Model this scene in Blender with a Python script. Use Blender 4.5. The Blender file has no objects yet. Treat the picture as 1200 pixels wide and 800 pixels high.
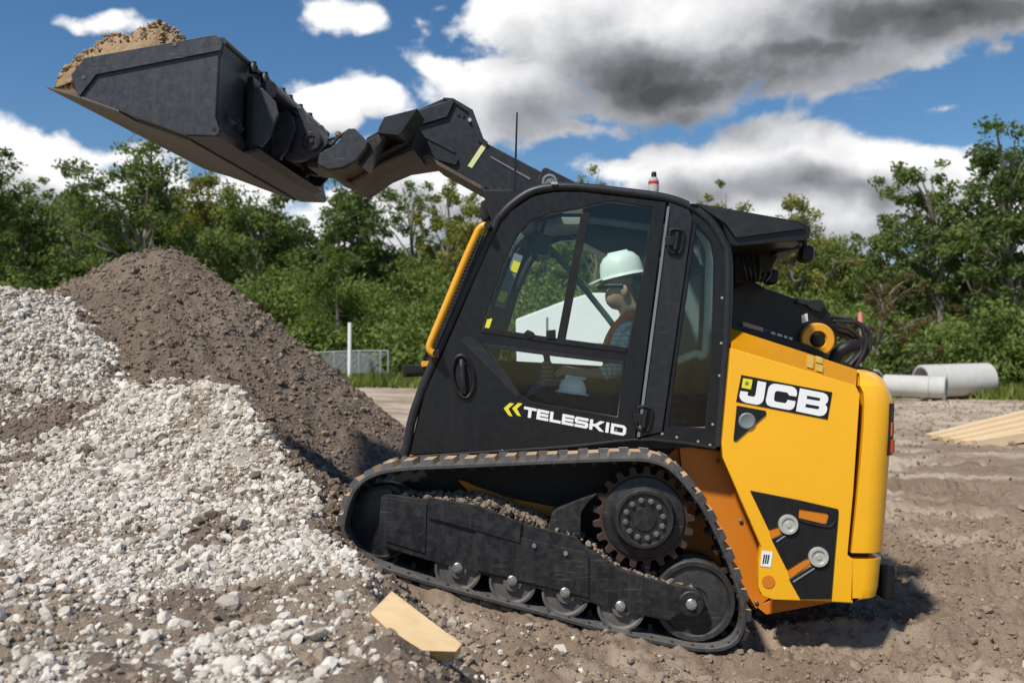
import bpy, bmesh, math, random
import numpy as np
from mathutils import Vector, Matrix, geometry
R = math.radians
random.seed(7)
rng = np.random.default_rng(11)
scene = bpy.context.scene
COL = scene.collection

# ------------------------------------------------------------------ camera
F = 1080.0
CAM = Vector((0, 0, 1.40))
ya, pb = math.atan(90 / F), math.atan(30 / F)
CR = Vector((math.cos(ya), math.sin(ya), 0))
CF = Vector((-math.sin(ya) * math.cos(pb), math.cos(ya) * math.cos(pb), math.sin(pb)))
CU = CR.cross(CF)
def ray(px, py):
    return CF + CR * ((px - 600) / F) + CU * ((400 - py) / F)
def pp(px, py, Y):
    """point on the vertical plane at distance Y seen at this place of the photograph"""
    d = ray(px, py)
    return CAM + d * (Y / d.y)
cd = bpy.data.cameras.new('camera'); cam = bpy.data.objects.new('camera', cd); COL.objects.link(cam)
cd.sensor_width = 36; cd.sensor_fit = 'HORIZONTAL'; cd.lens = 36 * F / 1200
cd.clip_start = 0.05; cd.clip_end = 3000
m = Matrix((CR, CU, -CF)).transposed().to_4x4(); m.translation = CAM
cam.matrix_world = m
cd.dof.use_dof = True; cd.dof.focus_distance = 4.7; cd.dof.aperture_fstop = 2.8
scene.camera = cam

# ------------------------------------------------------------------ numpy noise
def _hash(ix, iy, s):
    ix = ix.astype(np.int64); iy = iy.astype(np.int64)
    h = (ix * 374761393 + iy * 668265263 + s * 974634751) & 0xFFFFFFFF
    h = ((h ^ (h >> 13)) * 1274126177) & 0xFFFFFFFF
    h = ((h ^ (h >> 16)) * 2246822519) & 0xFFFFFFFF
    return ((h ^ (h >> 15)) & 0xFFFFFF) / float(0xFFFFFF)
def vnoise(x, y, s=0):
    x = np.asarray(x, float); y = np.asarray(y, float)
    ix = np.floor(x); iy = np.floor(y); fx = x - ix; fy = y - iy
    ux = fx * fx * fx * (fx * (fx * 6 - 15) + 10); uy = fy * fy * fy * (fy * (fy * 6 - 15) + 10)
    def g(jx, jy):
        a = _hash(ix + jx, iy + jy, s) * 2 * np.pi
        return np.cos(a) * (fx - jx) + np.sin(a) * (fy - jy)
    n0 = g(0, 0) * (1 - ux) + g(1, 0) * ux
    n1 = g(0, 1) * (1 - ux) + g(1, 1) * ux
    return (n0 * (1 - uy) + n1 * uy) * 1.5
def fbm(x, y, s=0, o=4, gain=.5):
    a, t, f = 1., 0., 1.
    for k in range(o):
        t = t + a * vnoise(x * f, y * f, s + k * 17); a *= gain; f *= 2.03
    return t
def sstep(a, b, x):
    t = np.clip((np.asarray(x, float) - a) / (b - a), 0, 1); return t * t * (3 - 2 * t)

# ------------------------------------------------------------------ materials
def nd(nt, typ, **kw):
    n = nt.nodes.new(typ)
    for k, v in kw.items():
        if k.startswith('i_'):
            n.inputs[k[2:].replace('_', ' ')].default_value = v
        else:
            setattr(n, k, v)
    return n
def ramp(nt, fac, stops):
    n = nt.nodes.new('ShaderNodeValToRGB'); e = n.color_ramp.elements
    while len(e) < len(stops): e.new(0.5)
    for i, (p, c) in enumerate(stops):
        e[i].position = p; e[i].color = (c[0], c[1], c[2], 1) if not isinstance(c, (int, float)) else (c, c, c, 1)
    nt.links.new(fac, n.inputs[0]); return n.outputs[0]
def mixc(nt, fac, a, b, mode='MIX'):
    n = nt.nodes.new('ShaderNodeMix'); n.data_type = 'RGBA'; n.blend_type = mode
    for sock, v in ((n.inputs[0], fac), (n.inputs[6], a), (n.inputs[7], b)):
        if hasattr(v, 'node'): nt.links.new(v, sock)
        elif isinstance(v, (int, float)): sock.default_value = v
        else: sock.default_value = (v[0], v[1], v[2], 1)
    return n.outputs[2]
def mth(nt, op, a, b=None, c=None, clamp=False):
    n = nt.nodes.new('ShaderNodeMath'); n.operation = op; n.use_clamp = clamp
    for i, v in enumerate((a, b, c)):
        if v is None: continue
        if hasattr(v, 'node'): nt.links.new(v, n.inputs[i])
        else: n.inputs[i].default_value = v
    return n.outputs[0]
def noise(nt, co, scale, detail=4, rough=.55, dist=0.):
    n = nd(nt, 'ShaderNodeTexNoise'); n.inputs['Scale'].default_value = scale; n.inputs['Detail'].default_value = detail
    n.inputs['Roughness'].default_value = rough; n.inputs['Distortion'].default_value = dist
    nt.links.new(co, n.inputs['Vector']); return n.outputs['Fac']
def newmat(name):
    m = bpy.data.materials.new(name); m.use_nodes = True; nt = m.node_tree
    b = nt.nodes['Principled BSDF']; co = nd(nt, 'ShaderNodeTexCoord').outputs['Object']
    return m, nt, b, co
def bump(nt, b, h, strength, dist):
    n = nd(nt, 'ShaderNodeBump'); n.inputs['Strength'].default_value = strength; n.inputs['Distance'].default_value = dist
    nt.links.new(h, n.inputs['Height']); nt.links.new(n.outputs[0], b.inputs['Normal'])
def paint(name, col, rough=.4, metal=0., dust=.25, dustcol=(.30, .25, .20), vary=.12, bmp=.05, coat=0., streak=True, spec=.5, scratch=0.):
    """painted metal: slight tone change, settled dust on faces that look up, dirt film and vertical wash streaks"""
    m, nt, b, co = newmat(name)
    n1 = noise(nt, co, 3.1, 6, .6); n2 = noise(nt, co, 26, 5, .65)
    c = mixc(nt, ramp(nt, n1, [(.3, 0.), (.75, 1.)]), tuple(x * (1 - vary) for x in col), tuple(min(1, x * (1 + vary)) for x in col))
    geo = nd(nt, 'ShaderNodeNewGeometry'); sep = nd(nt, 'ShaderNodeSeparateXYZ'); nt.links.new(geo.outputs['Normal'], sep.inputs[0])
    up = mth(nt, 'MULTIPLY', mth(nt, 'MAXIMUM', sep.outputs['Z'], 0.), .9)
    film = ramp(nt, n2, [(.42, 0.), (.72, 1.)])
    if streak:
        mp = nd(nt, 'ShaderNodeMapping'); mp.inputs['Scale'].default_value = (30, 30, 1.6); nt.links.new(co, mp.inputs[0])
        st = ramp(nt, noise(nt, mp.outputs[0], 1., 3, .6), [(.48, 0.), (.75, 1.)])
        film = mth(nt, 'MAXIMUM', mth(nt, 'MULTIPLY', film, .6), mth(nt, 'MULTIPLY', st, .55))
    f = mth(nt, 'MULTIPLY', mth(nt, 'ADD', mth(nt, 'MULTIPLY', film, .8), mth(nt, 'MULTIPLY', up, n1)), dust, clamp=True)
    c = mixc(nt, f, c, dustcol)
    if scratch:
        sc_ = None
        for rot_, scl in ((.5, (4, 4, 90)), (-.35, (5, 5, 70)), (1.2, (6, 6, 120))):
            mp = nd(nt, 'ShaderNodeMapping'); mp.inputs['Scale'].default_value = scl; mp.inputs['Rotation'].default_value = (0, rot_, 0); nt.links.new(co, mp.inputs[0])
            v_ = ramp(nt, noise(nt, mp.outputs[0], 1., 2, .5), [(.66, 0.), (.72, 1.)]); sc_ = v_ if sc_ is None else mth(nt, 'MAXIMUM', sc_, v_)
        sc_ = mth(nt, 'MULTIPLY', mth(nt, 'MULTIPLY', sc_, ramp(nt, n1, [(.45, 0.), (.65, 1.)])), scratch); c = mixc(nt, sc_, c, (.22, .20, .18))
    nt.links.new(c, b.inputs['Base Color'])
    rr = mth(nt, 'ADD', mth(nt, 'MULTIPLY', n2, .22), rough - .11); rr = mth(nt, 'ADD', rr, mth(nt, 'MULTIPLY', f, .5), clamp=True)
    nt.links.new(rr, b.inputs['Roughness']); b.inputs['Metallic'].default_value = metal
    b.inputs['Specular IOR Level'].default_value = spec
    if coat: b.inputs['Coat Weight'].default_value = coat; b.inputs['Coat Roughness'].default_value = .08
    if bmp: bump(nt, b, noise(nt, co, 140, 3, .6), bmp, .004)
    return m
M = {}
M['black'] = paint('black_paint', (.0085, .009, .011), .36, dust=.05, spec=.35)
M['boom'] = paint('dark_grey_paint', (.013, .0145, .018), .42, dust=.08, spec=.4, scratch=.10)
M['bucket'] = paint('bucket_paint', (.024, .027, .035), .42, dust=.2, spec=.45, scratch=.55)
M['under'] = paint('dirty_black_paint', (.011, .012, .015), .40, dust=.34, dustcol=(.19, .16, .13), spec=.45, scratch=.35)
M['worn_bounce'] = paint('worn_steel_bounce', (.10, .085, .07), .55, .3, dust=.75, dustcol=(.24, .17, .11), vary=.4)  # worn dusty steel; its brown also paints in light bounced onto undersides
M['edge'] = paint('bare_edge_steel', (.32, .30, .27), .45, .6, dust=.5)
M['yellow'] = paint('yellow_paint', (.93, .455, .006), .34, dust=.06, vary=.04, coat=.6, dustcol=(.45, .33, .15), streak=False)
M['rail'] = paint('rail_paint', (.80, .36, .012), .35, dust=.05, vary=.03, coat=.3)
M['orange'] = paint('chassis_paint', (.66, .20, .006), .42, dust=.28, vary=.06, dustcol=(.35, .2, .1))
M['rubber'] = paint('track_rubber', (.035, .035, .036), .75, dust=.55, dustcol=(.24, .22, .20), vary=.3, bmp=.5)
M['lug'] = paint('dusty_tread', (.42, .285, .165), .85, dust=.7, dustcol=(.52, .37, .22), vary=.3, bmp=.5)
M['rust'] = paint('rusty_steel', (.055, .036, .028), .6, .4, dust=.45, dustcol=(.20, .10, .05), vary=.4, bmp=.3)
M['wheel'] = paint('roller_steel', (.14, .133, .125), .42, .25, dust=.45, vary=.3)
M['idler'] = paint('worn_idler', (.040, .041, .043), .38, .4, dust=.35, vary=.35, scratch=.5)
M['bright'] = paint('bright_steel', (.62, .61, .60), .3, .85, dust=.15, streak=False)
M['disc'] = paint('zinc_disc', (.60, .60, .55), .35, .4, dust=.25, streak=False)
M['plastic'] = paint('black_plastic', (.008, .008, .009), .5, dust=.05, spec=.35)
M['hose'] = paint('black_hose', (.012, .012, .013), .42, dust=.12)
M['white'] = paint('white_paint', (.80, .80, .78), .45, dust=.08, vary=.03, streak=False)
M['letter'] = paint('white_vinyl', (.85, .85, .85), .5, dust=.04, vary=.02, streak=False)
M['ylw'] = paint('yellow_vinyl', (.80, .70, .03), .5, dust=.05, vary=.02, streak=False)
M['fade'] = paint('faded_vinyl', (.86, .62, .16), .5, dust=.05, streak=False)
M['refl'] = paint('pale_reflector', (.72, .74, .36), .4, dust=.06, streak=False)
M['red'] = paint('red_vinyl', (.5, .03, .03), .45, dust=.05, streak=False)
M['pink'] = paint('pink_ribbon', (.75, .25, .22), .6, dust=.05, streak=False)
M['blue'] = paint('blue_vinyl', (.02, .03, .15), .45, dust=.05, streak=False)
M['grey'] = paint('grey_plastic', (.16, .18, .19), .5, dust=.08)
M['teal'] = paint('interior_bar', (.05, .09, .09), .4, dust=.05)
M['liner'] = paint('headliner', (.30, .29, .26), .8, dust=.05)
M['pale'] = paint('pale_interior', (.72, .80, .76), .5, dust=.08)
M['seat'] = paint('seat_vinyl', (.016, .016, .017), .6, dust=.1)
M['lamp'] = paint('tail_lens', (.55, .05, .015), .2, dust=.05, streak=False)
M['concrete'] = paint('pale_concrete', (.50, .49, .46), .85, dust=.3, dustcol=(.36, .33, .28), vary=.10, bmp=.4)
M['galv'] = paint('galvanised', (.42, .44, .45), .5, .6, dust=.1)
M['skin'] = paint('skin', (.52, .31, .22), .55, dust=0, vary=.08, streak=False)
M['hat'] = paint('white_hat', (.84, .86, .84), .35, dust=.03, vary=.02, streak=False)
M['jeans'] = paint('blue_jeans', (.10, .15, .22), .85, dust=.15, vary=.2, bmp=.3)
M['vest'] = paint('orange_strap', (.80, .16, .03), .7, dust=.05, streak=False)
M['vyel'] = paint('lime_strap', (.62, .66, .08), .7, dust=.05, streak=False)
M['tan'] = paint('tan_leather', (.25, .17, .11), .7, dust=.1)

def glassmat(name, tint, refl=.9):
    m = bpy.data.materials.new(name); m.use_nodes = True; nt = m.node_tree; nt.nodes.clear()
    out = nd(nt, 'ShaderNodeOutputMaterial'); tr = nd(nt, 'ShaderNodeBsdfTransparent'); gl = nd(nt, 'ShaderNodeBsdfGlossy')
    tr.inputs[0].default_value = (*tint, 1); gl.inputs['Roughness'].default_value = .02; gl.inputs[0].default_value = (refl, refl, refl, 1)
    fr = nd(nt, 'ShaderNodeFresnel'); fr.inputs[0].default_value = 1.36; mx = nd(nt, 'ShaderNodeMixShader')
    nt.links.new(fr.outputs[0], mx.inputs[0]); nt.links.new(tr.outputs[0], mx.inputs[1]); nt.links.new(gl.outputs[0], mx.inputs[2])
    nt.links.new(mx.outputs[0], out.inputs[0]); return m
M['glass'] = glassmat('tinted_glass', (.915, .975, .955), .9)

def shirtmat():
    m, nt, b, co = newmat('checked_shirt')
    sep = nd(nt, 'ShaderNodeSeparateXYZ'); nt.links.new(co, sep.inputs[0])
    def line(s): return mth(nt, 'GREATER_THAN', mth(nt, 'FRACT', mth(nt, 'MULTIPLY', s, 42.)), .72)
    l = mth(nt, 'MAXIMUM', line(mth(nt, 'ADD', sep.outputs[0], sep.outputs[1])), line(sep.outputs[2]))
    nt.links.new(mixc(nt, l, (.80, .87, .88), (.34, .54, .62)), b.inputs['Base Color']); b.inputs['Roughness'].default_value = .9
    return m
M['shirt'] = shirtmat()

def woodmat(name, c1, c2):
    m, nt, b, co = newmat(name)
    mp = nd(nt, 'ShaderNodeMapping'); mp.inputs['Scale'].default_value = (2.2, 26, 26); nt.links.new(co, mp.inputs[0])
    n = noise(nt, mp.outputs[0], 1.3, 5, .6, .8); n2 = noise(nt, co, 7, 3)
    c = ramp(nt, n, [(.3, c1), (.55, c2), (.8, tuple(x * .72 for x in c1))])
    c = mixc(nt, mth(nt, 'MULTIPLY', n2, .35), c, tuple(x * .62 for x in c2))
    nt.links.new(c, b.inputs['Base Color']); b.inputs['Roughness'].default_value = .75
    bump(nt, b, n, .25, .004); return m
M['wood'] = woodmat('pine_wood', (.60, .40, .20), (.68, .49, .27))
M['wood2'] = woodmat('lumber_wood', (.62, .45, .25), (.70, .54, .34))

def earthmat(name, cols, scale=2.2, bstr=.7, attr=None, bdist=.02):
    m, nt, b, co = newmat(name)
    n = noise(nt, co, scale, 8, .62, .3); n2 = noise(nt, co, 34, 6, .7); n3 = noise(nt, co, 160, 3, .6)
    c = ramp(nt, n, [(.30, cols[0]), (.5, cols[1]), (.70, cols[2])])
    c = mixc(nt, ramp(nt, n2, [(.3, .0), (.7, .55)]), c, tuple(x * .62 for x in cols[0]))
    c = mixc(nt, ramp(nt, n3, [(.58, .0), (.7, .5)]), c, tuple(min(1, x * 1.5) for x in cols[2]))
    if attr:
        a = nd(nt, 'ShaderNodeAttribute'); a.attribute_name = attr
        c = mixc(nt, a.outputs['Fac'], c, cols[3])
    nt.links.new(c, b.inputs['Base Color']); b.inputs['Roughness'].default_value = .95; b.inputs['Specular IOR Level'].default_value = .2
    h = mth(nt, 'ADD', mth(nt, 'MULTIPLY', n2, .8), mth(nt, 'MULTIPLY', n3, .35)); bump(nt, b, h, bstr, bdist)
    return m
M['ground'] = earthmat('site_dirt', [(.215, .150, .102), (.29, .213, .148), (.385, .298, .216), (.51, .415, .31)], .9, .8, 'pale', .03)
M['dirt'] = earthmat('heaped_dirt', [(.165, .122, .090), (.22, .168, .126), (.285, .225, .172)], 1.6, .8, None, .03)
M['sand'] = earthmat('bucket_soil', [(.27, .175, .09), (.36, .245, .135), (.42, .30, .18)], 3., .8)
M['gravelbed'] = earthmat('gravel_bed', [(.41, .35, .28), (.52, .455, .375), (.62, .55, .46), (.29, .222, .16)], 1.3, .9, 'brown', .03)
def stonemat(name, a, bcol, attr='tone'):
    m, nt, b, co = newmat(name)
    at = nd(nt, 'ShaderNodeAttribute'); at.attribute_name = attr
    c = ramp(nt, at.outputs['Fac'], [(0., a), (1., bcol)])
    c = mixc(nt, mth(nt, 'MULTIPLY', noise(nt, co, 60, 4, .6), .5), c, tuple(x * .6 for x in a))
    nt.links.new(c, b.inputs['Base Color']); b.inputs['Roughness'].default_value = .9
    bump(nt, b, noise(nt, co, 150, 3), .5, .004); return m
M['stone'] = stonemat('limestone', (.41, .355, .29), (.83, .765, .67))
M['sandclod'] = stonemat('sand_clod', (.25, .165, .085), (.46, .34, .20))
M['clod'] = stonemat('dry_clod', (.148, .107, .077), (.33, .252, .184))

def leafmat(name, c1, c2, tr=.45):
    m, nt, b, co = newmat(name)
    oi = nd(nt, 'ShaderNodeObjectInfo'); at = nd(nt, 'ShaderNodeAttribute'); at.attribute_name = 'tone'
    n = noise(nt, co, .55, 3)
    f = mth(nt, 'ADD', mth(nt, 'MULTIPLY', at.outputs['Fac'], .6), mth(nt, 'MULTIPLY', mth(nt, 'ADD', n, mth(nt, 'MULTIPLY', oi.outputs['Random'], .3)), .55), clamp=True)
    c = ramp(nt, f, [(.2, c1), (.9, c2)])
    nt.links.new(c, b.inputs['Base Color']); b.inputs['Roughness'].default_value = .6; b.inputs['Specular IOR Level'].default_value = .12
    t = nd(nt, 'ShaderNodeBsdfTranslucent'); nt.links.new(mixc(nt, 1., c, (1.1, 1.15, .55), 'MULTIPLY'), t.inputs[0])
    mx = nd(nt, 'ShaderNodeMixShader'); mx.inputs[0].default_value = tr
    nt.links.new(b.outputs[0], mx.inputs[1]); nt.links.new(t.outputs[0], mx.inputs[2])
    nt.links.new(mx.outputs[0], nt.nodes['Material Output'].inputs[0]); return m
M['leaf'] = leafmat('leaf_green', (.072, .112, .036), (.225, .285, .092))
M['leafd'] = leafmat('leaf_dark', (.054, .090, .032), (.165, .225, .074))
M['leafy'] = leafmat('leaf_yellow', (.10, .12, .028), (.30, .30, .075))
M['leafc'] = leafmat('leaf_conifer', (.050, .085, .022), (.16, .22, .050))
M['leafb'] = leafmat('leaf_brown', (.085, .068, .034), (.19, .14, .065))
M['under_g'] = leafmat('undergrowth_leaf', (.070, .110, .033), (.235, .295, .086))
M['grass'] = leafmat('grass_blade', (.09, .13, .03), (.27, .31, .08))
M['bark'] = paint('bark', (.22, .19, .16), .9, dust=.2, vary=.4, bmp=.6)

# ------------------------------------------------------------------ object helpers
ORG = {}
def link(o, parent):
    COL.objects.link(o)
    if parent is not None: o.parent = parent; ORG[o] = ORG[parent]
    else: ORG[o] = Vector((0, 0, 0))
    return o
def thing(name, loc, label, cat, group=None):
    o = bpy.data.objects.new(name, None); COL.objects.link(o); o.location = loc; ORG[o] = Vector(loc)
    o.empty_display_size = .2
    o['label'] = label; o['category'] = cat
    if group: o['group'] = group
    return o
def tag(o, label, cat, group=None, kind=None):
    if label: o['label'] = label
    if cat: o['category'] = cat
    if group: o['group'] = group
    if kind: o['kind'] = kind
    return o
def build(name, bm, mats, parent=None, smooth=None, recalc=True, label=None, ang=35):
    """one mesh object; vertices arrive in world space and are moved into the thing's space"""
    if recalc: bmesh.ops.recalc_face_normals(bm, faces=bm.faces)
    me = bpy.data.meshes.new(name)
    if parent is not None: bmesh.ops.translate(bm, verts=bm.verts, vec=-ORG[parent])
    bm.to_mesh(me); bm.free()
    for mm in (mats if isinstance(mats, (list, tuple)) else [mats]): me.materials.append(mm)
    if smooth is not False:
        me.shade_smooth(); me.set_sharp_from_angle(angle=R(ang))
    o = bpy.data.objects.new(name, me); link(o, parent)
    if smooth is not False:
        wm = o.modifiers.new('Normals', 'WEIGHTED_NORMAL'); wm.keep_sharp = True; wm.weight = 80
    if label: o['label'] = label
    return o
def fastmesh(name, V, Fc, mat, parent=None, attrs=None, smooth=False):
    V = np.asarray(V, np.float32); Fc = np.asarray(Fc, np.int32); k = Fc.shape[1]; n = len(Fc)
    if parent is not None: V = V - np.array(ORG[parent], np.float32)
    me = bpy.data.meshes.new(name)
    me.vertices.add(len(V)); me.vertices.foreach_set('co', V.ravel())
    me.loops.add(n * k); me.loops.foreach_set('vertex_index', Fc.ravel())
    me.polygons.add(n); me.polygons.foreach_set('loop_start', np.arange(0, n * k, k, dtype=np.int32))
    me.polygons.foreach_set('use_smooth', np.full(n, bool(smooth)))
    for an, av in (attrs or {}).items():
        a = me.attributes.new(an, 'FLOAT', 'POINT'); a.data.foreach_set('value', np.asarray(av, np.float32).ravel())
    me.update(calc_edges=True); me.validate()
    me.materials.append(mat)
    o = bpy.data.objects.new(name, me); return link(o, parent)
def bevel(bm, w, seg=2, ang=25):
    if w <= 0: return
    es = [e for e in bm.edges if len(e.link_faces) == 2 and e.calc_face_angle(0) > R(ang)]
    bmesh.ops.bevel(bm, geom=es, offset=w, segments=seg, profile=.6, affect='EDGES', clamp_overlap=True)
def add_prism(bm, pts, Y0, Y1, bev=0., seg=2, holes=(), plane=None, mat=0):
    """outline traced at plane Y0 (or plane) and extruded to Y1 along the machine's width"""
    P = Y0 if plane is None else plane
    def cv(l): return [(p if isinstance(p, Vector) else pp(p[0], p[1], P)) for p in l]
    outer = cv(pts); hs = [cv(h) for h in holes]
    t = bmesh.new()
    loops = [outer] + hs
    if not hs:
        a = [t.verts.new((p.x, Y0, p.z)) for p in outer]; b = [t.verts.new((p.x, Y1, p.z)) for p in outer]
        t.faces.new(a); t.faces.new(b[::-1]); n = len(a)
        for i in range(n): t.faces.new((a[i], b[i], b[(i + 1) % n], a[(i + 1) % n]))
    else:
        flat = [p for l in loops for p in l]
        tri = geometry.tessellate_polygon([[Vector((p.x, p.z, 0)) for p in l] for l in loops])
        a = [t.verts.new((p.x, Y0, p.z)) for p in flat]; b = [t.verts.new((p.x, Y1, p.z)) for p in flat]
        for f in tri:
            try: t.faces.new([a[i] for i in f]); t.faces.new([b[i] for i in reversed(f)])
            except ValueError: pass
        k = 0
        for l in loops:
            n = len(l)
            for i in range(n): t.faces.new((a[k + i], b[k + i], b[k + (i + 1) % n], a[k + (i + 1) % n]))
            k += n
    bmesh.ops.recalc_face_normals(t, faces=t.faces)
    bevel(t, bev, seg)
    merge(bm, t, mat)
def merge(bm, t, mat=0):
    t.verts.index_update(); mp = [bm.verts.new(v.co) for v in t.verts]
    for f in t.faces:
        try: nf = bm.faces.new([mp[v.index] for v in f.verts]); nf.material_index = mat
        except ValueError: pass
    t.free()
def prism(name, pts, Y0, Y1, mat, parent, bev=.006, seg=2, holes=(), plane=None, label=None):
    bm = bmesh.new(); add_prism(bm, pts, Y0, Y1, bev, seg, holes, plane); return build(name, bm, mat, parent, label=label)
def add_box(bm, c, s, rot=None, bev=0.):
    t = bmesh.new(); bmesh.ops.create_cube(t, size=1); bmesh.ops.scale(t, vec=Vector(s), verts=t.verts)
    bevel(t, bev)
    if rot is not None: bmesh.ops.transform(t, matrix=rot.to_4x4(), verts=t.verts)
    bmesh.ops.translate(t, vec=Vector(c), verts=t.verts); merge(bm, t)
def add_lathe(bm, c, prof, seg=40, axis=None, mat=0):
    """prof: list of (radius, distance along the axis) — default axis is the machine's width (+Y, away from the viewer)"""
    ax = Vector((0, 1, 0)) if axis is None else Vector(axis).normalized()
    u = ax.orthogonal().normalized() if axis is not None else Vector((1, 0, 0)); v = ax.cross(u)
    rings = []
    for r, d in prof:
        if r < 1e-5: rings.append([bm.verts.new(c + ax * d)])
        else: rings.append([bm.verts.new(c + ax * d + (u * math.cos(2 * math.pi * k / seg) + v * math.sin(2 * math.pi * k / seg)) * r) for k in range(seg)])
    for a, b in zip(rings, rings[1:]):
        for k in range(seg):
            k2 = (k + 1) % seg
            if len(a) == 1 and len(b) == 1: continue
            if len(a) == 1: f = bm.faces.new((a[0], b[k], b[k2]))
            elif len(b) == 1: f = bm.faces.new((a[k], b[0], a[k2]))
            else: f = bm.faces.new((a[k], b[k], b[k2], a[k2]))
            f.material_index = mat
def smooth_path(P, n=6):
    P = [Vector(p) for p in P]
    if len(P) < 3: return P
    out = []; Q = [P[0] * 2 - P[1]] + P + [P[-1] * 2 - P[-2]]
    for i in range(1, len(Q) - 2):
        for k in range(n):
            t = k / n; a, b, c, d = Q[i - 1:i + 3]
            out.append(.5 * ((2 * b) + (c - a) * t + (2 * a - 5 * b + 4 * c - d) * t * t + (3 * b - a - 3 * c + d) * t ** 3))
    out.append(P[-1]); return out
def add_tube(bm, P, r, seg=12, sm=6, mat=0):
    P = smooth_path(P, sm) if sm else [Vector(p) for p in P]
    n = len(P); rs = r if isinstance(r, (list, tuple)) else None
    t0 = (P[1] - P[0]).normalized(); u = t0.orthogonal().normalized(); rings = []
    for i, p in enumerate(P):
        t = (P[min(i + 1, n - 1)] - P[max(i - 1, 0)]).normalized()
        u = (u - t * u.dot(t)).normalized(); v = t.cross(u)
        rr = r if rs is None else (rs[0] + (rs[1] - rs[0]) * i / (n - 1))
        rings.append([bm.verts.new(p + (u * math.cos(2 * math.pi * k / seg) + v * math.sin(2 * math.pi * k / seg)) * rr) for k in range(seg)])
    for a, b in zip(rings, rings[1:]):
        for k in range(seg):
            f = bm.faces.new((a[k], a[(k + 1) % seg], b[(k + 1) % seg], b[k])); f.material_index = mat
    for rg in (rings[0][::-1], rings[-1]):
        f = bm.faces.new(rg); f.material_index = mat
def tube(name, P, r, mat, parent, seg=12, sm=6):
    bm = bmesh.new(); add_tube(bm, P, r, seg, sm); return build(name, bm, mat, parent)
def lathe(name, c, prof, mat, parent, seg=40, axis=None):
    bm = bmesh.new(); add_lathe(bm, c, prof, seg, axis); return build(name, bm, mat, parent)
# ------------------------------------------------------------------ terrain heights (metres, viewer at x=0 y=0)
TB0, TB1 = pp(440, 676, 4.5), pp(850, 771, 4.5)           # where the near track meets the ground
SL = (TB0.z - TB1.z) / (TB1.x - TB0.x)
def base_h(x, y):
    x = np.asarray(x, float); y = np.asarray(y, float)
    t = np.clip(TB1.x - x, 0, 2.3)
    r = TB1.z + SL * (t - .05 + np.sqrt((t - .05) ** 2 + .01)) / 2 - .005
    fade = 1 - sstep(8.0, 14., y)
    z = TB1.z * (1 - fade) + r * fade
    z = z + sstep(7, 32, y) * (.42 + .50 * sstep(3, -12, x))
    z = z + sstep(34, 60, y) * .5
    return z
def ground_h(x, y):
    z = base_h(x, y)
    d = np.hypot(x, y)
    near = 1 - sstep(20, 46, y)
    z = z + near * (.025 * fbm(x * .9, y * 1.3, 3, 3) + .040 * fbm(x * 2.6, y * 6.5, 5, 4) + .026 * fbm(x * 11, y * 17, 9, 3)) * (1 - sstep(9, 22, y) * .3)
    z = z + (1 - near) * .06 * fbm(x * .3, y * .4, 4, 3)
    # ruts the tracks have left behind the machine, with a bar for every tread
    wob = .10 * fbm(x * .5, x * 0 + 2, 21, 2)
    rut = np.zeros_like(z)
    for yc, wid, dep in ((4.72, .24, .055), (6.32, .24, .05), (7.5, .26, .04), (8.9, .26, .045), (10.6, .3, .05), (13.2, .35, .05)):
        k = y - yc - wob * (1 + .4 * (yc - 4))
        inside = sstep(wid + .05, wid - .04, np.abs(k)) * sstep(.1, .7, x + .25 * yc - 1.2)
        berm = np.exp(-((np.abs(k) - wid - .09) / .07) ** 2) * sstep(.1, .7, x + .25 * yc - 1.2)
        bars = np.sin(2 * np.pi * (x + .35 * np.abs(k)) / .105)
        str_ = .7 + .3 * np.clip(fbm(x * 1.1, y * 1.1, 31, 2) * 1.6 + .3, 0, 1)
        rut += inside * (-dep + .032 * bars * str_) + berm * .035 * (1 + fbm(x * 7, y * 7, 33, 2))
    return z + rut

PC = pp(188, 291, 8.6)
def cone_h(x, y):
    dx = np.maximum(np.abs(x - PC.x) - .10, 0) * np.where(x < PC.x, .76, 1.0); dy = (y - PC.y) * .95
    an = np.arctan2(dy, x - PC.x)
    r = np.hypot(dx, dy) * (1 + .03 * np.sin(3 * an + 1) + .025 * np.sin(7 * an))
    rr = np.sqrt(r * r + .0225) - .15
    return PC.z - .035 - .79 * rr
_ay = [1.0, 2.0, 3.0, 4.2, 4.8, 5.5, 6.4, 7.2, 9]; _az = [.52, .555, .585, .625, .70, .90, 1.19, 1.30, 1.3]
_ry = [1.5, 2.4, 3.0, 3.7, 4.2, 4.8, 5.5, 6.4, 7.2, 9]; _rx = [-.25, -.45, -.68, -.95, -1.22, -1.50, -1.86, -2.46, -3.0, -4.0]
def ridge_x(y): return np.interp(y, _ry, _rx)
def apron_h(x, y):
    a = np.interp(y, _ay, _az)
    h = 2.03 - .60 * np.maximum(np.hypot(x + 5.3, (y - 7.5)) - .72, 0)
    k = 14.
    return np.log(np.exp(k * a) + np.exp(k * h)) / k
def flank_h(x, y):
    xr = ridge_x(y)
    a = apron_h(np.minimum(x, xr), y)
    return a - .80 * np.maximum(x - xr, 0) ** 1.06
def dirt_h(x, y):
    c = cone_h(x, y); f = flank_h(x, y) - .03 * sstep(.15, -.1, x - ridge_x(y))
    k = 12.
    z = np.log(np.exp(k * np.clip(c, -3, 4)) + np.exp(k * np.clip(f, -3, 4))) / k
    # runnels down the loose face, lumps all over
    an = np.arctan2(y - PC.y, x - PC.x)
    z = z + .030 * fbm(an * 7, np.hypot(x - PC.x, y - PC.y) * .5, 41, 3) + .035 * fbm(x * 2.4, y * 2.4, 43, 4) + .022 * fbm(x * 9, y * 9, 44, 4)
    return z
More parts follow.
